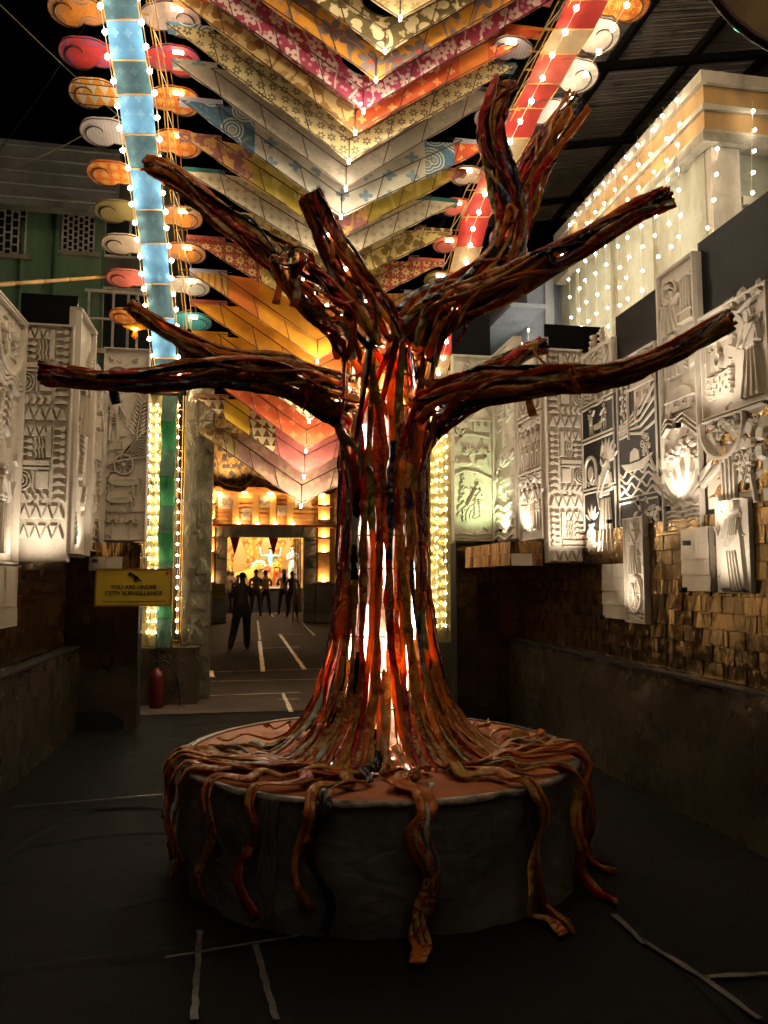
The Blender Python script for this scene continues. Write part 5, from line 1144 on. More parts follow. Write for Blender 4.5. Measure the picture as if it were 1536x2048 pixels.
WTD = [RUST] * 6 + [MAR] * 8 + [BRN] * 4 + [BLK] * 4 + [SCA] * 6 + [OLI] * 2 + [NAV] * 1 + [CRD] * 4 + [PAL] * 1 + [ORG] * 5 + [MUS] * 3 + [ORF] * 2 + [PUR]
tree = thing('cloth_tree', 'tall tree sculpture of knotted printed cloth strips over wire, lit from inside', 'tree sculpture', PC + V((0, 0, PH)))
TO = V(tree.location); rt = random.Random(12)
def strand(pts, w=.045, th=.020, seed=0, cols=None, twist=1.0, name='cloth_strand', seg=.7, flat=None, parent=None, taper=0):
    """a wrapped strip of cloth: flattened, lumpy tube that turns about its own line"""
    r = random.Random(seed); P = [V(p) for p in pts]; N = 8; L = [0]
    for a, b in zip(P, P[1:]): L.append(L[-1] + (b - a).length)
    vs = []; uv = []; fs = []; mi = []; mats = []; nrm = None; ph = r.uniform(0, 6); c = cols or [r.choice(WT)]
    ci = 0; nxt = seg * r.uniform(.4, 1.3); curc = c[0]; seq = []
    for i, p in enumerate(P):
        d = P[min(i + 1, len(P) - 1)] - P[max(i - 1, 0)]; d = d.normalized() if d.length > 1e-9 else V((0, 0, 1))
        if nrm is None: nrm = V(flat) if flat else d.cross(V((.3, .2, 1))).normalized()
        nrm = (nrm - d * nrm.dot(d)).normalized(); bn = d.cross(nrm)
        s = L[i]; tw = (.0 if flat else ph) + twist * (.9 * math.sin(s * 4.0 + ph) + (0 if flat else s * 1.2))
        ww = w * (1 + .22 * math.sin(s * 11 + ph) + .12 * math.sin(s * 27 + ph * 2)); tt = th * (1 + .25 * math.sin(s * 15 + ph * 3))
        if taper and L[-1] - s < taper: ww *= .45 + .55 * (L[-1] - s) / taper
        if i == 0: ww *= .55; tt *= .5
        knot = abs(s - (nxt - .0)) < .02
        if knot: ww *= .8; tt *= 1.5
        for k in range(N):
            a = 2 * PI * k / N; jt = 1 + .16 * math.sin(s * 38 + k * 2.1 + ph) * math.sin(s * 13 + k); x = ww / 2 * math.cos(a) * jt; y = tt / 2 * math.sin(a) * 1.2; xx = x * math.cos(tw) - y * math.sin(tw); yy = x * math.sin(tw) + y * math.cos(tw)
            vs.append(p + nrm * xx + bn * yy); uv.append((s, k / N * w * 2.2))
        if s > nxt: ci += 1; nxt += seg * r.uniform(.5, 1.5); curc = c[ci % len(c)]
        seq.append(curc)
    for i in range(len(P) - 1):
        if seq[i] not in mats: mats.append(seq[i])
        for k in range(N): fs.append((i * N + k, i * N + (k + 1) % N, (i + 1) * N + (k + 1) % N, (i + 1) * N + k)); mi.append(mats.index(seq[i]))
    e = len(P) - 1; fs += [tuple(range(N))[::-1], tuple(e * N + k for k in range(N))]; mi += [mi[0], mi[-1]]
    vs = [v - TO for v in vs]
    return MB().add(vs, fs, uv, mi, True).obj(name, [SM[q] for q in mats], parent or tree)
PROF = [(.57, .66), (.62, .585), (.69, .50), (.80, .425), (.95, .365), (1.15, .32), (1.5, .272), (2.0, .256), (2.5, .25), (2.8, .235), (3.2, .22)]
def trunk(th, z, off=0): r = lerp(PROF, z) + off; return V((PC.x + .02 + r * math.cos(th), PC.y + r * math.sin(th) * .95, z))
def B(*pts): return [aD(x, y, d + .10) for x, y, d in pts]
Z0 = 4.45
BR = [ # name, azimuth on trunk, path, radius start, radius end, strands, start z
 ('low_left', PI, B((705, 815, 4.45), (640, 790, 4.38), (560, 752, 4.3), (440, 745, 4.22), (300, 757, 4.15), (180, 760, 4.08), (80, 742, 4.0)), .125, .040, 13, 2.35),
 ('mid_left', PI * .92, B((700, 790, 4.55), (640, 765, 4.6), (560, 735, 4.65), (460, 718, 4.68), (370, 680, 4.72), (300, 640, 4.75), (262, 613, 4.78)), .095, .035, 9, 2.4),
 ('upper_left', PI * .86, B((735, 690, 4.5), (690, 620, 4.55), (610, 560, 4.62), (530, 495, 4.7), (440, 430, 4.78), (360, 365, 4.85), (300, 328, 4.9)), .135, .055, 12, 2.6),
 ('front_stub', PI * 1.35, B((725, 700, 4.25), (690, 640, 4.15), (640, 600, 4.0), (600, 555, 3.85), (585, 512, 3.75)), .125, .085, 10, 2.6),
 ('centre_stub', -PI * .55, B((770, 690, 4.3), (750, 630, 4.28), (705, 560, 4.25), (660, 480, 4.2), (635, 420, 4.18), (618, 388, 4.15)), .12, .058, 10, 2.7),
 ('right_up', PI * 1.8, B((810, 700, 4.4), (835, 640, 4.42), (890, 600, 4.48), (950, 570, 4.52), (1000, 520, 4.56), (1020, 440, 4.6), (1005, 350, 4.62), (985, 260, 4.62), (1000, 195, 4.62), (1012, 165, 4.62)), .13, .065, 12, 2.6),
 ('right_fork', PI * .15, B((830, 700, 4.55), (860, 640, 4.6), (930, 590, 4.66), (1000, 540, 4.72), (1035, 450, 4.78), (1055, 370, 4.82), (1095, 290, 4.86), (1155, 212, 4.9)), .115, .085, 11, 2.6),
 ('right_mid', PI * 1.95, B((830, 710, 4.4), (870, 640, 4.38), (950, 598, 4.34), (1060, 545, 4.3), (1170, 485, 4.26), (1260, 430, 4.22), (1335, 394, 4.2)), .135, .045, 12, 2.6),
 ('low_right', -PI * .08, B((850, 835, 4.4), (900, 800, 4.32), (980, 775, 4.24), (1090, 762, 4.16), (1220, 750, 4.08), (1340, 705, 4.0), (1455, 642, 3.92)), .135, .04, 14, 2.35),
 ('back_right', PI * .2, B((850, 790, 4.7), (920, 770, 4.85), (990, 738, 4.95), (1045, 708, 5.0), (1088, 690, 5.05)), .08, .045, 7, 2.45)]
wire = []
def branch_ring(P, i, rad, phi):
    d = (P[min(i + 1, len(P) - 1)] - P[max(i - 1, 0)]).normalized(); a = d.cross(V((0, 1, 0))); a = a.normalized() if a.length > .1 else d.cross(V((1, 0, 0))).normalized(); b = d.cross(a); return P[i] + (a * math.cos(phi) + b * math.sin(phi)) * rad
sid = 0; NT_ = 62; slots = [2 * PI * (k + .5) / NT_ for k in range(NT_)]; rt.shuffle(slots); free = list(slots)
def take(want):
    b = min(free, key=lambda a: abs(math.remainder(a - want, 2 * PI))); free.remove(b); return b
for name, az, path, r0, r1, ns, zs in BR:
    P = cat_rom(path, 7); n = len(P)
    def rad(i): t = i / (n - 1); return r0 + (r1 - r0) * min(1, t * 1.25) ** .8
    ns = int(ns * 1.55)
    for k in range(ns):
        sid += 1; ph = 2 * PI * k / ns + rt.uniform(-.2, .2); u = (k + .5) / ns - .5; th = az + u * 2.3 + rt.uniform(-.08, .08)
        pts = []
        down = name != 'back_right' and k % 3 == 1 and free
        if down:
            th = take(th) + rt.uniform(-.03, .03)
            z = .64; pts.append(trunk(th, .59, .02 + rt.uniform(0, .05)))
            while z < zs - .12: pts.append(trunk(th + .05 * math.sin(z * 4 + sid), z, rt.uniform(-.014, .014))); z += .17
        i0 = 3 if down else 0
        bp = [branch_ring(P, i, rad(i) * (1 + .10 * math.sin(i * .5 + k) + .16 * math.sin(k * 2.4)), ph + (.35 + (.9 if k % 4 == 0 else 0)) * math.sin(i * .22 + k * 1.7)) for i in range(i0, n, 2)]
        if k % 7 == 3 and len(bp) > 6: # loose end hanging off the branch
            j = rt.randint(4, len(bp) - 2); e = bp[j]; bp = bp[:j + 1] + [e + V((rt.uniform(-.03, .03), -.02, -.05)), e + V((rt.uniform(-.05, .05), -.03, -rt.uniform(.09, .17)))]
        elif rt.random() < .3: bp = bp[:-rt.randint(1, 3)]
        else: bp.append(bp[-1] + (bp[-1] - bp[-2]) * rt.uniform(.1, .5))
        full = cat_rom(pts + bp, 3)
        r = random.Random(sid); cols = [r.choice(WT if q < 3 else WTD) for q in range(9)]
        strand(full, rt.uniform(.036, .054), rt.uniform(.010, .016), sid, cols, .45, seg=.55, flat=V((-math.sin(th), math.cos(th), 0)) if down else None)
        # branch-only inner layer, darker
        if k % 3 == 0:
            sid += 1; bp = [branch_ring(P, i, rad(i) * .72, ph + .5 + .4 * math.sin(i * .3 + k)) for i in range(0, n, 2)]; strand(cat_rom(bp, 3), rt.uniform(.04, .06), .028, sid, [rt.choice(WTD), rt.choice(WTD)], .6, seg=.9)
    for i in range(4, n - 3, max(3, n // 6)):
        MB().add([q * .011 + P[i] - TO for q in ic], icf, None, 0, True).obj('led', m_led, tree)
    # wire cage
    w = MB()
    for i in range(2, n, 4):
        q = [branch_ring(P, i, rad(i) * .9, 2 * PI * k / 10) - TO for k in range(11)]; w.tube(q, .0035, 4)
    q = [branch_ring(P, n - 1, rad(n - 1) * .95, 2 * PI * k / 10) - TO for k in range(11)]; w.tube(q, .005, 4)
    for k in range(6): w.tube([branch_ring(P, i, rad(i) * .9, 2 * PI * k / 6) - TO for i in range(0, n, 3)] + [branch_ring(P, n - 1, rad(n - 1) * .95, 2 * PI * k / 6) - TO], .0035, 4)
    w.obj('wire_cage', m_wire, tree)
# trunk-only strands, some ending in knots
for k, th in enumerate(list(free)):
    sid += 1; th += rt.uniform(-.03, .03); zt_ = rt.uniform(2.5, 3.0); z = .62; pts = []
    while z < zt_: pts.append(trunk(th + .06 * math.sin(z * 3 + k), z, rt.uniform(-.01, .02))); z += .16
    r = random.Random(sid); strand(cat_rom(pts, 3), rt.uniform(.036, .056), rt.uniform(.009, .014), sid, [r.choice(WT) for _ in range(4)], .35, seg=1.0, flat=V((-math.sin(th), math.cos(th), 0)))
w = MB()
for z in [.66 + .19 * k for k in range(12)]:
    w.tube([trunk(2 * PI * k / 28, z, -.02) - TO for k in range(29)], .004, 4)
for k in range(16): w.tube([trunk(2 * PI * k / 16, z, -.02) - TO for z in (.60, .66, .75, .9, 1.15, 1.5, 2.0, 2.5, 2.9)], .004, 4)
w.obj('wire_cage', m_wire, tree)
# crumpled white lining and lamps inside the trunk
m_lin = plain('white_lining', (.72, .66, .58), .55, 0, .15, 8, .8, 14, bdist=.03); ln_ = MB(); vs = []; n = 28; zz = [.62, .8, 1.0, 1.25, 1.5, 1.75, 2.0, 2.25, 2.45, 2.6]
for j, z in enumerate(zz):
    for k in range(n): a = 2 * PI * k / n; q = .135 + .016 * math.sin(k * 5 + j * 2) + .012 * math.sin(k * 3 - j) + (.06 if j == 0 else 0); vs.append(V((PC.x + .02 + q * math.cos(a), PC.y + q * math.sin(a), z)) - TO)
ln_.add(vs, [(j * n + k, j * n + (k + 1) % n, (j + 1) * n + (k + 1) % n, (j + 1) * n + k) for j in range(len(zz) - 1) for k in range(n)], None, 0, True).obj('lining', m_lin, tree)
for k, (a, z0, z1) in enumerate(((-PI * .5, .85, 1.25), (-PI * .54, 1.5, 1.85), (-PI * .30, .80, 1.3), (-PI * .25, 1.6, 1.9), (-PI * .72, .9, 1.4), (-PI * .75, 1.8, 2.45), (-PI * .12, 1.2, 1.7), (PI * .95, .9, 1.9), (PI * .4, .9, 2.2), (-PI * .6, 2.25, 2.6), (-PI * .38, 2.2, 2.5))):
    c = V((PC.x + .02 + .185 * math.cos(a), PC.y + .185 * math.sin(a), 0)) - TO; MB().tube([c + V((0, 0, z0)), c + V((0, 0, z1))], .012, 8).obj('led_tube', m_tubel, tree)
fb = MB().cbox(V((PC.x - .07, PC.y - .12, .80)) - TO, .10, .08, .05).obj('flood_lamp', m_lampbody, tree)
MB().cbox(V((PC.x - .07, PC.y - .17, .83)) - TO, .08, .01, .02).obj('lamp_face', m_apex, fb)
light('POINT', 'flood_light', tree, V((PC.x - .02, PC.y - .12, .95)), 15, (1, .78, .54), .04)
light('POINT', 'flood_light', tree, V((PC.x + .05, PC.y - .05, 2.2)), 11, (1, .72, .45), .04)
light('POINT', 'flood_light', tree, V((PC.x + .0, PC.y - .02, 2.75)), 8, (1, .74, .5), .04)
# roots: strips lying on the platform, some hanging down its side
def root(th, bend, rl, seed, cols, tail=None, w=.05):
    """th start angle, bend sideways drift, rl radius reached, tail hanging length"""
    zs0 = random.Random(seed * 3).uniform(.66, 1.15); pts = [trunk(th, zs0 - (zs0 - .62) * q / 4, -.02 + .01 * q) for q in range(4)] + [trunk(th, .60, .05)]; r = lerp(PROF, .57); q = r + .10; rr = random.Random(seed)
    def on(a, rad_, z): return V((PC.x + rad_ * math.cos(a), PC.y + rad_ * math.sin(a), z))
    k = 0; N = 5; end = rl if tail is None else PR + .0
    for k in range(1, N + 1):
        t = k / N; a = th + bend * t + .075 * math.sin(k * 1.7 + seed * 1.3) * math.sin(PI * t); pts.append(on(a, r + .02 + (end - r - .02) * t, PH + .024 + .05 * abs(math.sin(k * 1.4 + seed)) * (1 - t * .6)))
    if tail is not None:
        tail = tail if tail > .70 else min(tail, .50); a = th + bend; pts.append(on(a + .01, PR + .07, PH - .03)); n = max(3, int(tail / .10))
        for k in range(1, n + 1):
            z = PH - .02 - tail * k / n
            if z > .03: pts.append(on(a + .045 * math.sin(k * 1.1 + seed), PR + .065 + .02 * math.sin(k * 1.9 + seed), z))
            else: pts.append(on(a - .022 * (k - n + 2), PR + .06 + .07 * (k - int(n * (PH - .05) / tail)), .026))
    fl = V((-math.sin(th), math.cos(th), 0)); full = cat_rom(pts, 4)
    strand(full, w * .90, .012, seed, cols, .30, 'root_strand', seg=.5, flat=fl)
    if tail is not None:
        rr = random.Random(seed + 99); m_ = len(full); q2 = [p + V((-math.sin(th + bend), math.cos(th + bend), 0)) * (.030 * math.sin(i / m_ * 7 + seed)) + V((math.cos(th + bend), math.sin(th + bend), .1)) * .014 for i, p in enumerate(full[:int(m_ * rr.uniform(.82, 1.0))])]
        strand(q2, w * .70, .010, seed + 200, cols[1:] + [rr.choice((CRD, MUS, RUST, ORF))], .45, 'root_strand', seg=.45, flat=fl)
for k, (deg, bend, rl, cols, tail, w) in enumerate((
    (-128, -.62, 0, [ORG, ORG, CRD], .50, .055), (-132, -.68, 0, [CRD, PAL, ORG, ORG], .42, .05), (-140, -.70, 0, [PAL, CRD, CRD], .22, .045), (-120, -.40, 0, [CRD, RUST, MUS], .62, .055), (-112, -.30, 0, [CRD, RUST, MAR, MUS], .60, .06),
    (-106, -.16, 0, [MUS, MUS, ORG], .42, .048), (-102, -.18, 0, [BLK, BLK], .52, .04), (-92, .02, 0, [ORF, ORG, ORG, CRD, ORG], .80, .072), (-90, .0, 0, [CRD, CRD, PAL, CRD], .74, .045),
    (-72, .18, 0, [CRD, MUS, ORF, MUS], .82, .055), (-69, .17, 0, [RUST, MUS, ORG, MUS], .80, .05), (-58, .28, 0, [SCA, MUS, OLI, MUS], .76, .055), (-46, .36, 0, [MUS, ORG, RUST, ORG], .72, .06), (-40, .40, 0, [CRD, ORG], .55, .05), (-34, .42, 0, [BLK, BRN], .40, .04),
    (-150, -.45, 1.05, [PAL, CRD], None, .05), (-155, -.35, .98, [CRD, BRN], None, .05), (-163, -.3, 1.0, [PAL, PAL], None, .055), (-170, -.2, .95, [CRD, MUS], None, .06), (-178, -.1, .9, [BLK, PAL], None, .05), (-145, -.6, 1.04, [ORF, CRD], None, .05),
    (-20, .25, 1.02, [CRD, PAL], None, .055), (-12, .2, 1.0, [RUST, CRD], None, .055), (-4, .15, .95, [CRD, MUS], None, .06), (8, .1, .92, [MUS, CRD], None, .055), (-28, .4, 1.05, [ORF, CRD], None, .05), (-52, .1, .9, [CRD, RUST], None, .05), (-80, -.15, .82, [CRD, BRN], None, .045), (-98, .15, .8, [BRN, CRD], None, .045), (-116, -.2, .85, [MUS, CRD], None, .05), (-64, .3, .95, [ORF, CRD], None, .05), (20, .2, .95, [RUST, BRN], None, .05), (160, .1, .95, [RUST, MUS], None, .05), (130, .1, .9, [ORG, CRD], None, .05), (90, .1, .9, [MUS, BRN], None, .05), (50, .1, .9, [CRD, RUST], None, .05),
    (-134, -.74, 0, [ORG, MUS, ORG], .56, .06), (-126, -.56, 0, [RUST, CRD, MUS], .40, .05), (-143, -.66, 0, [CRD, ORF, RUST], .34, .05), (-37, .46, 0, [ORF, ORG, CRD], .50, .055),
    (-136, -.5, 1.08, [CRD, ORG], None, .055), (-24, .55, 1.06, [MUS, ORG], None, .05))):
    root(R(deg), bend, rl, 500 + k, cols, tail, w)
# ------------------------------------------------------------------ shrine front at the end of the passage
YG = 24.6; zg = gz(YG)
m_mural = cloth('mural_paint', (.34, .18, .045), (.07, .045, .03), 'vine', 3.2, trans=0, third=(.12, .06, .03)); m_gold = plain('gold_board', (.62, .36, .12), .5, .2, .2, 2, .2, 8)
m_stone = foil('stone_foil', (.36, .32, .24), .5, .3, .8, 2.2, (1, 1, 1), .06); m_wood = plain('orange_wood', (.46, .20, .06), .5, 0, .25, 3, .1)
def GX(px): return aY(px, 1100, YG).x
def GZ(py): return aY(535, py, YG).z
x0, x1 = GX(408), GX(668); d0, d1 = GX(455), GX(607); zd = GZ(1075)
gate = thing('shrine_gateway', 'far shrine front with wavy lit cornice, stone doorway and glowing niches', 'gateway', (x0, YG, zg)); GO = V(gate.location)
def gbox(name, xa_, xb_, za, zb_, ya, yb, mat, par=None): return MB().box(V((xa_, YG + ya, za)) - GO, (xb_ - xa_, 0, 0), (0, yb - ya, 0), (0, 0, zb_ - za)).obj(name, mat, par or gate)
zw0 = GZ(985); 
gbox('wall', x0, d0 - .02, zg, zw0 + .2, .25, .6, m_gold); gbox('wall', d1 + .02, x1 + .5, zg, zw0 + .2, .25, .6, m_gold); gbox('wall', d0 - .02, d1 + .02, zd + .05, zw0 + .2, .25, .6, m_gold)
gbox('mural', x0 - .3, x1 + .6, zw0 + .2, GZ(790), .8, .9, m_mural)
# stone door surround as separate blocks
sx0, sx1 = GX(432), GX(632); rr = random.Random(9); zs_ = zg
for (xa_, xb_) in ((sx0, d0), (d1, sx1)):
    z = zg
    while z < zd:
        h = rr.uniform(.22, .38); h = min(h, zd - z); gbox('stone_block', xa_ + .01, xb_ - .01, z + .01, z + h - .005, -.05 + rr.uniform(-.03, .03), .25, m_stone); z += h
xx = sx0
while xx < sx1 - .05: w_ = min(rr.uniform(.4, .7), sx1 - xx); gbox('stone_block', xx + .01, xx + w_ - .01, zd + .01, GZ(1052), -.05 + rr.uniform(-.03, .03), .25, m_stone); xx += w_
for (xa_, xb_) in ((x0, sx0), (sx1, x1 + .3)):
    z = zg
    while z < GZ(1175): 
        h = rr.uniform(.25, .4); gbox('stone_block', xa_ + .01, xb_ - .01, z + .01, z + h - .005, -.04 + rr.uniform(-.03, .03), .25, m_stone); z += h
# wavy fringe lit from behind
wv = MB(); n = 60; vs = []
for i in range(n + 1):
    x = x0 - .1 + (x1 + .3 - x0) * i / n; zc = zw0 + .12 + .17 * math.cos((x - x0) * 4.4 - .9) + .05 * math.sin((x - x0) * 9); vs += [V((x, YG - .1, zc)) - GO, V((x, YG - .1, zc + .12)) - GO, V((x, YG + .3, zc + .22)) - GO]
wv.add(vs, [(3 * i, 3 * i + 3, 3 * i + 4, 3 * i + 1) for i in range(n)] + [(3 * i + 1, 3 * i + 4, 3 * i + 5, 3 * i + 2) for i in range(n)], None, 0, True).obj('wavy_cornice', m_wood, gate)
warm = (1, .62, .28)
for k in range(5):
    x = x0 + (x1 - x0) * (k + .5) / 5; MB().cbox(V((x, YG + .06, zw0 - .02)) - GO, .18, .05, .04).obj('cove_lamp', m_plamp, gate); light('POINT', 'cove_light', gate, V((x, YG - .02, zw0 - .06)), 3.4, warm, .05)
for k in range(3):
    x = x0 + (x1 - x0) * (k + .5) / 3; MB().cbox(V((x, YG + .2, zw0 + .40)) - GO, .2, .06, .05).obj('mural_lamp', m_lampbody, gate); light('SPOT', 'mural_light', gate, V((x, YG + .1, zw0 + .48)), 45, (1, .75, .45), .05, V((x, YG + .8, zw0 + 2.0)), 130, .8)
zl0, zl1 = GZ(1052), GZ(992)
for k in range(9):
    z = zl0 + .05 + (zl1 + .3 - zl0) * k / 9; gbox('slat', x0 + .02, x1 + .08, z, z + .075, .20 + .015 * (k % 2), .25, m_wood if k % 3 == 2 else m_gold)
for k, px in enumerate((470, 510, 545, 580)): gbox('pilaster', GX(px) - .10, GX(px) + .10, zl0 + .05, zl1 + .05, .08, .25, m_gold)
for k, (pa, pb, ya, yb) in enumerate(((434, 468, 990, 1018), (482, 506, 1016, 1040), (518, 542, 992, 1014), (554, 577, 1010, 1030), (590, 622, 990, 1012))):
    t_ = gbox('picture_tile', GX(pa), GX(pb), GZ(yb), GZ(ya), .16, .25, m_relief); r = Rel(gate, V((GX(pa), YG + .16, GZ(yb))), (1, 0, 0), (0, -1, 0), GX(pb) - GX(pa), m_relief, .03); q = random.Random(k)
    r.begin('tile_carving'); [r.spiral(q.uniform(.15, .85), q.uniform(.15, .6), .14, 1.3, .07, 1.2, q.uniform(0, 6)) for _ in range(6)]; r.end()
gbox('lintel_ledge', x0, x1 + .1, zl0 - .04, zl0 + .04, -.12, .2, m_wood)
for px in (477, 514, 550, 585): MB().cbox(V((GX(px), YG - .02, zl0 + .08)) - GO, .12, .06, .04).obj('ledge_lamp', m_plamp, gate); light('POINT', 'ledge_light', gate, V((GX(px), YG - .10, zl0 + .14)), 2.0, warm, .04)
for side_, (pa, pb) in enumerate(((413, 431), (634, 662))):
    for k, py in enumerate((1010, 1040, 1075, 1105, 1165)):
        z = GZ(py); h = .5 if k < 4 else .9; gbox('niche_box', GX(pa), GX(pb), z - .04, z + .02, -.22, .25, m_wood); gbox('niche_back', GX(pa) + .04, GX(pb) - .04, z + .03, z + h, .05, .25, m_gold)
        MB().cbox(V(((GX(pa) + GX(pb)) / 2, YG - .06, z + .04)) - GO, .12, .08, .03).obj('niche_lamp', m_plamp, gate); light('POINT', 'niche_light', gate, V(((GX(pa) + GX(pb)) / 2, YG - .12, z + .12)), 2.6, warm, .04)
for k in range(5): x = d1 - .30 + .05 * k; MB().tube([V((x, YG + .1, zd - .02)) - GO, V((x + .02, YG + .08, 1.6)) - GO, V((x - .01, YG + .1, zg + .3 * (k % 3))) - GO], .022, 6).obj('hanging_strand', m_gold, gate)
for k in range(3): x = GX(410) + .06 * k; MB().tube([V((x, YG - .3, GZ(950))) - GO, V((x + .02, YG - .32, GZ(1100))) - GO, V((x - .01, YG - .3, GZ(1160))) - GO], .025, 6).obj('hanging_strand', m_gold, gate)
# passage walls beyond the pillars
for lab, x, s in (('dim left wall of the far passage', -1.55, -1), ('dim right wall of the far passage behind the tree', 2.95, 1)):
    t = thing('passage_wall', lab, 'wall', (x, 10.9, 0)); MB().box((0, 0, 0), (.3 * s, 0, 0), (0, 14.2, 0), (0, 0, 3.4)).obj('core', m_stonefoil, t)
# inside: stage, painted backdrop, banners, idol group
YI = 31.5; zi = gz(YI)
m_back = cloth('gilded_backdrop', (.70, .40, .06), (.45, .16, .03), 'vine', 2.4, trans=0, third=(.78, .58, .25)); m_marn = plain('maroon_banner', (.30, .02, .06), .7)
room = thing('shrine_hall', 'glowing gilded shrine hall seen through the doorway', 'shrine', (.6, YI, zi)); RO_ = V(room.location)
MB().box(V((-2.6, 1.2, 0)), (5.2, 0, 0), (0, .1, 0), (0, 0, 4)).obj('backdrop', m_back, room); MB().box(V((-2.6, -6.2, 0)), (.1, 0, 0), (0, 7.4, 0), (0, 0, 4)).obj('side_wall', m_back, room); MB().box(V((2.5, -6.2, 0)), (.1, 0, 0), (0, 7.4, 0), (0, 0, 4)).obj('side_wall', m_back, room); MB().box(V((-2.6, -6.2, 3.9)), (5.2, 0, 0), (0, 7.4, 0), (0, 0, .1)).obj('ceiling', m_back, room)
MB().box(V((-1.9, -.9, 0)), (4.0, 0, 0), (0, 2.1, 0), (0, 0, .95)).obj('stage', m_lampbody, room); MB().box(V((-1.95, -.95, .95)), (4.1, 0, 0), (0, 2.2, 0), (0, 0, .06)).obj('stage_edge', m_creamw, room)
def spire(x, h, w, mt): MB().add([V((x - w, 1.15, 1)), V((x + w, 1.15, 1)), V((x + w * .7, 1.0, 1 + h * .7)), V((x, .95, 1 + h)), V((x - w * .7, 1.0, 1 + h * .7))], [(0, 1, 2, 3, 4)]).obj('gilded_arch', mt, room)
for k, (x, h) in enumerate(((-1.7, 1.7), (-1.0, 2.1), (.1, 2.5), (1.0, 2.1), (1.7, 1.8))): spire(x, h, .32, m_gold)
for lab, px in (('left maroon triangle banner hanging in the shrine doorway', 470), ('right maroon triangle banner hanging in the shrine doorway', 547)):
    p = aY(px, 1078, YG + 2.0); t = thing('banner', lab, 'banner', p); MB().add([V((-.18, 0, .10)), V((.18, 0, .10)), V((0, -.02, -.56)), V((-.18, .012, .10)), V((.18, .012, .10)), V((0, -.008, -.56))], [(0, 2, 1), (3, 4, 5), (0, 1, 4, 3), (1, 2, 5, 4), (2, 0, 3, 5)]).obj('cloth', m_marn, t)
for k, x in enumerate((-1.9, -.6, .7, 1.9)):
    MB().cbox((x, -2.4, 3.84), .3, .15, .08).obj('ceiling_lamp', m_apex, room); light('SPOT', 'hall_light', room, RO_ + V((x, -2.4, 3.75)), 85, (1, .82, .55), .08, RO_ + V((x * .6, .8, 1.3)), 95, .6)

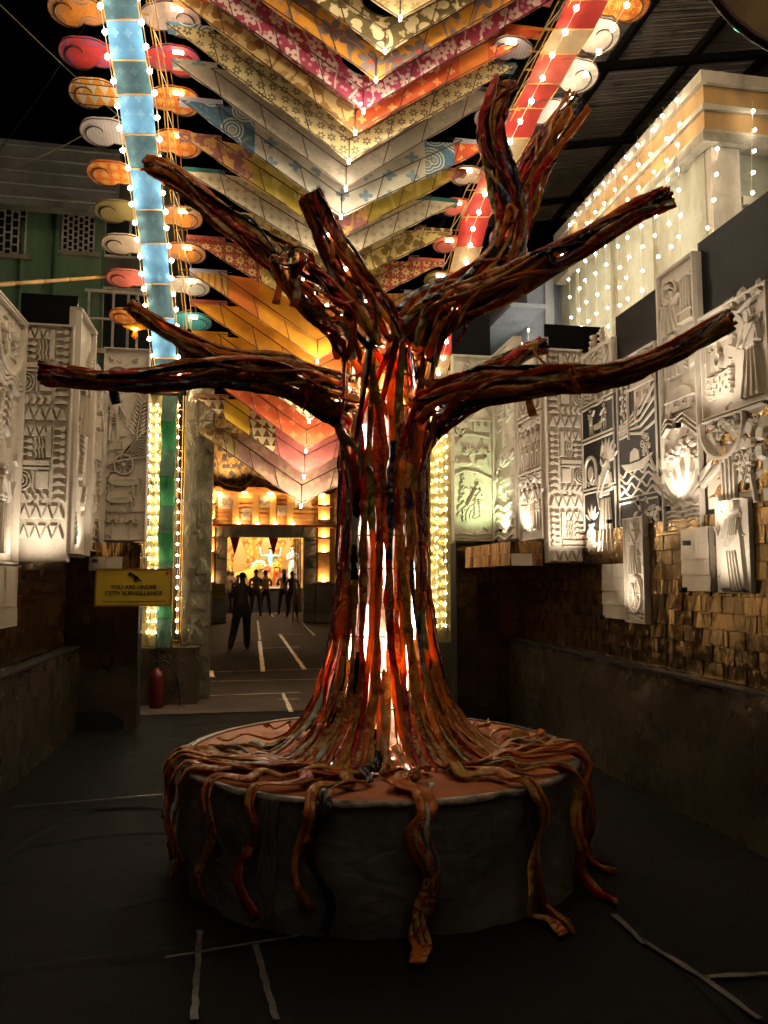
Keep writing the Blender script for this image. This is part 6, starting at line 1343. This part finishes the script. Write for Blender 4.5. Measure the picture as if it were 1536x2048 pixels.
# ------------------------------------------------------------------ figures
def skin_body(name, joints, edges, root=0, sub=1):
    me = bpy.data.meshes.new(name); me.from_pydata([j[0] for j in joints], edges, []); ob = bpy.data.objects.new(name, me); COL.objects.link(ob)
    sk = ob.modifiers.new('s', 'SKIN'); sk.use_smooth_shade = True; ob.modifiers.new('d', 'SUBSURF').levels = sub
    lay = me.skin_vertices[0].data
    for i, j in enumerate(joints): lay[i].radius = (j[1], j[2] if len(j) > 2 else j[1]); lay[i].use_root = i == root
    dg = bpy.context.evaluated_depsgraph_get(); out = bpy.data.meshes.new_from_object(ob.evaluated_get(dg)); bpy.data.objects.remove(ob); out.name = name; return out
MS = {}
def cm_(c, rough=.8):
    k = tuple(round(x, 3) for x in c)
    if k not in MS: MS[k] = plain('figure_colour', c, rough, 0, .12, 12, .15, 40)
    return MS[k]
def person(label, loc, h, face, top, legs, skin=(.18, .09, .05), hair=(.012, .009, .008), legpose=((-.10, 0), (.10, 0)), arms='down', longhair=False, wide=1.0, sleeve=.72, cat='person', extra=None, cloth2=None):
    t = thing('person', label, cat, loc); s = h / 1.72; c, d = math.cos(face), math.sin(face)
    def P(x, y, z): return V((x * c - y * d, x * d + y * c, z)) * s      # local: +y is where the person faces
    J = [(P(0, 0, .98), .135 * s, .11 * s), (P(0, .01, 1.16), .125 * s, .10 * s), (P(0, .01, 1.36), .155 * s, .11 * s), (P(0, 0, 1.46), .07 * s, .065 * s), (P(0, .015, 1.54), .055 * s), (P(0, .02, 1.61), .082 * s, .092 * s), (P(0, .02, 1.69), .065 * s, .075 * s)]
    E = [(0, 1), (1, 2), (2, 3), (3, 4), (4, 5), (5, 6)]
    def chain(start, pts):
        b = start
        for p in pts: J.append(p); E.append((b, len(J) - 1)); b = len(J) - 1
        return b
    for sg, (fx, fy) in zip((-1, 1), legpose):
        chain(0, [(P(sg * .10, 0, .86), .10 * s * wide), (P(sg * .10 + fx * .4, .02 + fy * .55, .50), .075 * s * wide), (P(sg * .09 + fx, fy, .10), .06 * s * wide), (P(sg * .09 + fx, fy, .045), .045 * s), (P(sg * .10 + fx, fy + .13, .035), .04 * s, .03 * s)])
        if arms == 'down': ar = [(P(sg * .20, 0, 1.38), .06 * s), (P(sg * .25, -.02, 1.12), .045 * s), (P(sg * .25, .06, .90), .035 * s), (P(sg * .25, .09, .83), .03 * s)]
        elif arms == 'phone': ar = [(P(sg * .20, 0, 1.38), .06 * s), (P(sg * .24, .12, 1.18), .047 * s), (P(sg * .10, .30, 1.36), .037 * s), (P(sg * .06, .33, 1.42), .03 * s)]
        elif arms == 'fold': ar = [(P(sg * .20, 0, 1.38), .06 * s), (P(sg * .24, .05, 1.14), .045 * s), (P(sg * .06, .17, 1.22), .036 * s), (P(sg * .03, .19, 1.26), .03 * s)]
        elif arms == 'raise': ar = [(P(sg * .20, 0, 1.40), .06 * s), (P(sg * .40, .03, 1.36), .045 * s), (P(sg * .46, .08, 1.62), .037 * s), (P(sg * .46, .09, 1.70), .03 * s)]
        e = chain(2, ar); q = J[e][0]; dv = (J[e][0] - J[e - 1][0]).normalized(); sd_ = P(1, 0, 0).normalized()
        for f, (o_, l_) in enumerate(((-.024, .07), (-.008, .085), (.008, .08), (.024, .065))):
            chain(e, [(q + sd_ * o_ * s + dv * .03 * s, .011 * s), (q + sd_ * o_ * 1.2 * s + dv * l_ * s, .009 * s)])
        chain(e, [(q - sd_ * sg * .035 * s + dv * .02 * s, .011 * s), (q - sd_ * sg * .045 * s + dv * .05 * s, .009 * s)])
    me = skin_body('body', J, E)
    for m in (top, legs, skin): me.materials.append(cm_(m))
    for p in me.polygons:
        z = p.center.z / s; lx = (p.center.x * c + p.center.y * d) / s
        p.material_index = 1 if z < .97 and abs(lx) < .23 else (2 if z > 1.49 or (abs(lx) > .2 and z < 1.38 - (1 - sleeve) * .6 and arms != 'raise') or (arms in ('phone', 'fold') and (p.center.y * c - p.center.x * d) / s > .2) else 0)
        if z < .06: p.material_index = 2
    b = put('body', me, t)
    hm = MB(); ctr = P(0, -.005, 1.655)
    for_rows = 6; vs = []
    for j in range(for_rows + 1):
        a = PI * .50 * j / for_rows
        for k in range(14):
            w = 2 * PI * k / 14; rr_ = .098 * s; low = 1.0 if math.sin(w) < .2 else max(.35, 1 - math.sin(w)); aa = a * (1.15 if math.sin(w) < 0.2 else .62)
            vs.append(ctr + P(.088 / .098 * math.sin(aa) * math.cos(w), math.sin(aa) * math.sin(w) * 1.05, math.cos(aa)) * .098)
    hm.add(vs, [(j * 14 + k, j * 14 + (k + 1) % 14, (j + 1) * 14 + (k + 1) % 14, (j + 1) * 14 + k) for j in range(for_rows) for k in range(14)], None, 0, True).obj('hair', cm_(hair), t)
    fm = MB(); fm.tube([P(0, .10, 1.645), P(0, .125, 1.605), P(0, .10, 1.595)], [.008 * s, .014 * s, .01 * s], 6); fm.obj('nose', cm_(skin), t)
    for sg in (-1, 1): MB().add([p * .011 * s + P(sg * .032, .098, 1.64) for p in ic], icf, None, 0, True).obj('eye', cm_((.02, .02, .02), .2), t); MB().tube([P(sg * .085, .0, 1.65), P(sg * .094, .0, 1.62), P(sg * .085, .01, 1.59)], .014 * s, 6).obj('ear', cm_(skin), t)
    MB().tube([P(-.022, .098, 1.565), P(0, .103, 1.563), P(.022, .098, 1.565)], .006 * s, 5).obj('mouth', cm_((.2, .05, .04)), t)
    if longhair: MB().tube([P(0, -.07, 1.66), P(0, -.105, 1.5), P(0, -.12, 1.34), P(0, -.11, 1.2)], [.07 * s, .075 * s, .06 * s, .02 * s], 8).obj('long_hair', cm_(hair), t)
    return t
def at_floor(px, py):
    p = aZ(px, py, 0)
    for _ in range(4): p = aZ(px, py, gz(p.y))
    return p
p = at_floor(483, 1299)
pA = person('person in dark clothes and wide trousers taking a picture in the far passage', p, 1.60, .12, (.11, .075, .06), (.04, .037, .045), legpose=((-.16, -.06), (.04, .02)), arms='phone', wide=1.25)
q = V((0, .36, 1.45)); ph_ = thing('phone', 'small phone held up by the person in the far passage', 'phone', p + V((-.04, .36, 1.46))); MB().cbox((0, 0, 0), .075, .01, .15).obj('case', m_black, ph_); MB().cbox((0, -.007, 0), .066, .002, .138).obj('screen', glow('phone_screen', (.9, .75, .5), .35), ph_)
for (px, py, h, top, legs, lh, ar, lab) in ((530, 1231, 1.62, (.45, .27, .18), (.06, .04, .04), False, 'fold', 'person in a light brown shirt standing in the doorway'), (511, 1233, 1.64, (.20, .15, .16), (.05, .04, .04), False, 'fold', 'tall person in dark shirt left of the brown shirted one'), (567, 1230, 1.66, (.58, .50, .44), (.015, .013, .015), True, 'fold', 'person in a white top with long dark hair at the doorway'), (584, 1235, 1.58, (.045, .04, .045), (.02, .02, .022), False, 'down', 'person all in black at the right of the doorway'),
        (455, 1228, 1.62, (.16, .09, .05), (.03, .025, .025), False, 'down', 'person in a tan top leaning at the left door jamb'), (463, 1227, 1.60, (.06, .035, .03), (.02, .015, .015), False, 'fold', 'person at the left edge of the doorway'), (475, 1230, 1.45, (.12, .05, .03), (.04, .02, .015), False, 'down', 'shorter person in brown behind the one taking a picture')):
    person(lab, at_floor(px, py), h, .1 * math.sin(px), top, legs, longhair=lh, arms=ar)
# idol group on the stage
zs2 = zi + 1.01
def idol(label, px, h, top, legs, skin, arms, dy=0.0, face=PI): p = aY(px, 1150, YI - .2 + dy); return person(label, V((p.x, YI - .2 + dy, zs2)), h, face, top, legs, skin=skin, arms=arms, cat='statue', longhair=True)
idol('blue skinned statue with raised arms at the centre of the shrine', 540, 1.55, (.25, .50, .62), (.62, .42, .08), (.35, .60, .72), 'raise', .3)
idol('golden skinned statue leaning beside the blue one', 553, 1.15, (.65, .36, .05), (.45, .05, .03), (.62, .40, .14), 'fold', -.3)
idol('small statue in red and gold low on the shrine stage', 535, .95, (.60, .08, .03), (.65, .38, .06), (.55, .36, .16), 'fold', -.45)
idol('white clad statue at the right end of the stage', 585, 1.65, (.72, .70, .66), (.70, .68, .62), (.7, .6, .5), 'fold', .2)
pl_ = aY(498, 1140, YI - .1); lion = thing('lion_statue', 'golden lion statue with pale shaggy mane on the stage', 'statue', V((pl_.x, YI - .1, zs2)))
me = skin_body('body', [(V((-.35, .1, .42)), .24), (V((.05, .05, .45)), .26), (V((.30, -.02, .62)), .22), (V((.42, -.12, .80)), .20), (V((.50, -.30, .76)), .13), (V((-.45, .1, .2)), .11), (V((-.42, 0, .03)), .07), (V((.15, -.1, .2)), .10), (V((.2, -.16, .03)), .07), (V((-.3, .25, .03)), .07), (V((.3, .1, .03)), .07), (V((-.65, .1, .5)), .05), (V((-.8, .05, .8)), .05)], [(0, 1), (1, 2), (2, 3), (3, 4), (0, 5), (5, 6), (1, 7), (7, 8), (0, 9), (1, 10), (0, 11), (11, 12)]); me.materials.append(cm_((.66, .40, .08))); put('body', me, lion)
mn = MB(); rr = random.Random(1)
for k in range(90):
    a = rr.uniform(0, 2 * PI); e = rr.uniform(-.7, 1.0); d = V((math.cos(a) * math.cos(e), abs(math.sin(e)) * .4 + .1, math.sin(a) * math.cos(e) * .8 + .35 * math.sin(e))); c = V((.40, -.08, .80)); mn.tube([c + d * .16, c + d * .30, c + d * .40 + V((0, .02, -.08))], [.05, .045, .008], 5)
mn.obj('mane', cm_((.66, .52, .46)), lion)
for sg in (-1, 1): MB().add([p * .03 + V((.47 + sg * .08, -.36, .84)) for p in ic], icf, None, 0, True).obj('eye', cm_((.02, .02, .02), .2), lion)
MB().tube([V((.40, -.42, .70)), V((.50, -.45, .67)), V((.60, -.42, .70))], .025, 6).obj('mouth', cm_((.2, .03, .03)), lion)

# ------------------------------------------------------------------ signs and fire extinguisher
def text(body, size, name, mat, parent, loc, depth=.002):
    cu = bpy.data.curves.new(name, 'FONT'); cu.body = body; cu.size = size; cu.align_x = 'CENTER'; cu.align_y = 'CENTER'; cu.extrude = depth; cu.offset = size * .012; ob = bpy.data.objects.new(name, cu); COL.objects.link(ob)
    dg = bpy.context.evaluated_depsgraph_get(); me = bpy.data.meshes.new_from_object(ob.evaluated_get(dg)); bpy.data.objects.remove(ob); me.materials.clear(); me.materials.append(mat)
    o = put(name, me, parent, loc=loc); o.rotation_euler = (PI / 2, 0, 0); return o
m_sign = plain('yellow_sign', (.52, .36, .03), .45, 0, .06, 3, .05, 10); m_ink = plain('black_ink', (.012, .01, .008), .6, bump=0); m_redink = plain('red_ink', (.4, .04, .02), .6, bump=0)
def sign(label, pa, pb, ya, yb, Y, full=True):
    p = aY(pa, yb, Y); q = aY(pb, ya, Y); w = q.x - p.x; h = q.z - p.z; c = V(((p.x + q.x) / 2, Y, (p.z + q.z) / 2)); t = thing('surveillance_sign', label, 'sign', c)
    MB().box((-w / 2, 0, -h / 2), (w, 0, 0), (0, .015, 0), (0, 0, h)).obj('board', m_sign, t)
    f = MB(); k = .012
    for (a, b, c_, d_) in ((-w / 2 - k, w / 2 + k, h / 2, h / 2 + k), (-w / 2 - k, w / 2 + k, -h / 2 - k, -h / 2), (-w / 2 - k, -w / 2, -h / 2, h / 2), (w / 2, w / 2 + k, -h / 2, h / 2)): f.box((a, -.006, c_), (b - a, 0, 0), (0, .024, 0), (0, 0, d_ - c_))
    f.obj('frame', plain('sign_frame', (.25, .10, .02), .5, bump=0), t)
    text('YOU ARE UNDER', h * .165, 'lettering', m_ink, t, (0, -.003, h * .0)); text('CCTV SURVEILLANCE', h * .165, 'lettering', m_ink, t, (0, -.003, -h * .175))
    ln = MB(); rr = random.Random(3); x = -w * .42
    while x < w * .42: l_ = rr.uniform(.01, .035) * w; ln.box((x, -.003, -h * .415), (l_, 0, 0), (0, .003, 0), (0, 0, h * .022)); x += l_ + .006 * w
    ln.obj('small_print', m_ink, t)
    cam_ = MB(); a = -.55; u = V((math.cos(a), 0, math.sin(a))); n_ = V((-math.sin(a), 0, math.cos(a))); o = V((-.005 * w, -.004, h * .30))
    cam_.box(o - u * .085 * w - n_ * .035 * h, u * .15 * w, (0, .004, 0), n_ * .10 * h); cam_.box(o + u * .02 * w - n_ * .02 * h, u * .10 * w, (0, .0042, 0), n_ * .05 * h); cam_.box(o + V((.0, -.0002, -.12 * h)), (.02 * w, 0, 0), (0, .004, 0), (0, 0, .10 * h)); cam_.box(o + V((.0, -.0004, -.15 * h)), (.06 * w, 0, 0), (0, .004, 0), (0, 0, .04 * h)); cam_.obj('camera_icon', m_ink, t)
    rd = MB(); 
    for k in range(5): a = 2 * PI * k / 5 + .3; rd.box(V((w * .44 + .012 * w * math.cos(a), -.003, h * .38 + .03 * h * math.sin(a))), (.014 * w, 0, 0), (0, .003 + k * .0001, 0), (0, 0, .05 * h))
    rd.obj('emblem', m_redink, t); return t
sign('yellow surveillance sign by the left pillar, the larger one', 192, 342, 1140, 1210, 6.9)
sign('small yellow surveillance sign on the shrine front', 411, 449, 1169, 1197, YG - .15)
e = aY(318, 1380, 10.05); ex = thing('fire_extinguisher', 'dark red fire extinguisher with black hose beside the left plinth', 'fire extinguisher', V((e.x, e.y - .27, 0))); m_ex = plain('dark_red_paint', (.11, .010, .008), .4, .1, .1, 5, 0)
MB().lathe((0, 0, .01), [(.07, 0), (.085, .02), (.085, .36), (.07, .42), (.03, .45), (.028, .48)], 20).obj('cylinder', m_ex, ex); MB().cbox((0, 0, .52), .05, .04, .08).obj('valve', m_lampbody, ex); MB().box((-.02, -.02, .56), (.12, 0, .03), (0, .02, 0), (0, 0, .015)).obj('handle', m_lampbody, ex)
MB().tube(cat_rom([V((.02, 0, .53)), V((.12, -.02, .54)), V((.22, -.03, .40)), V((.27, -.02, .18)), V((.275, -.02, .03))], 6), .012, 7).obj('hose', m_lampbody, ex); MB().tube([V((.0, 0, .58)), V((-.02, .02, .66)), V((-.02, .02, .95))], .006, 5).obj('hook', m_lampbody, ex)
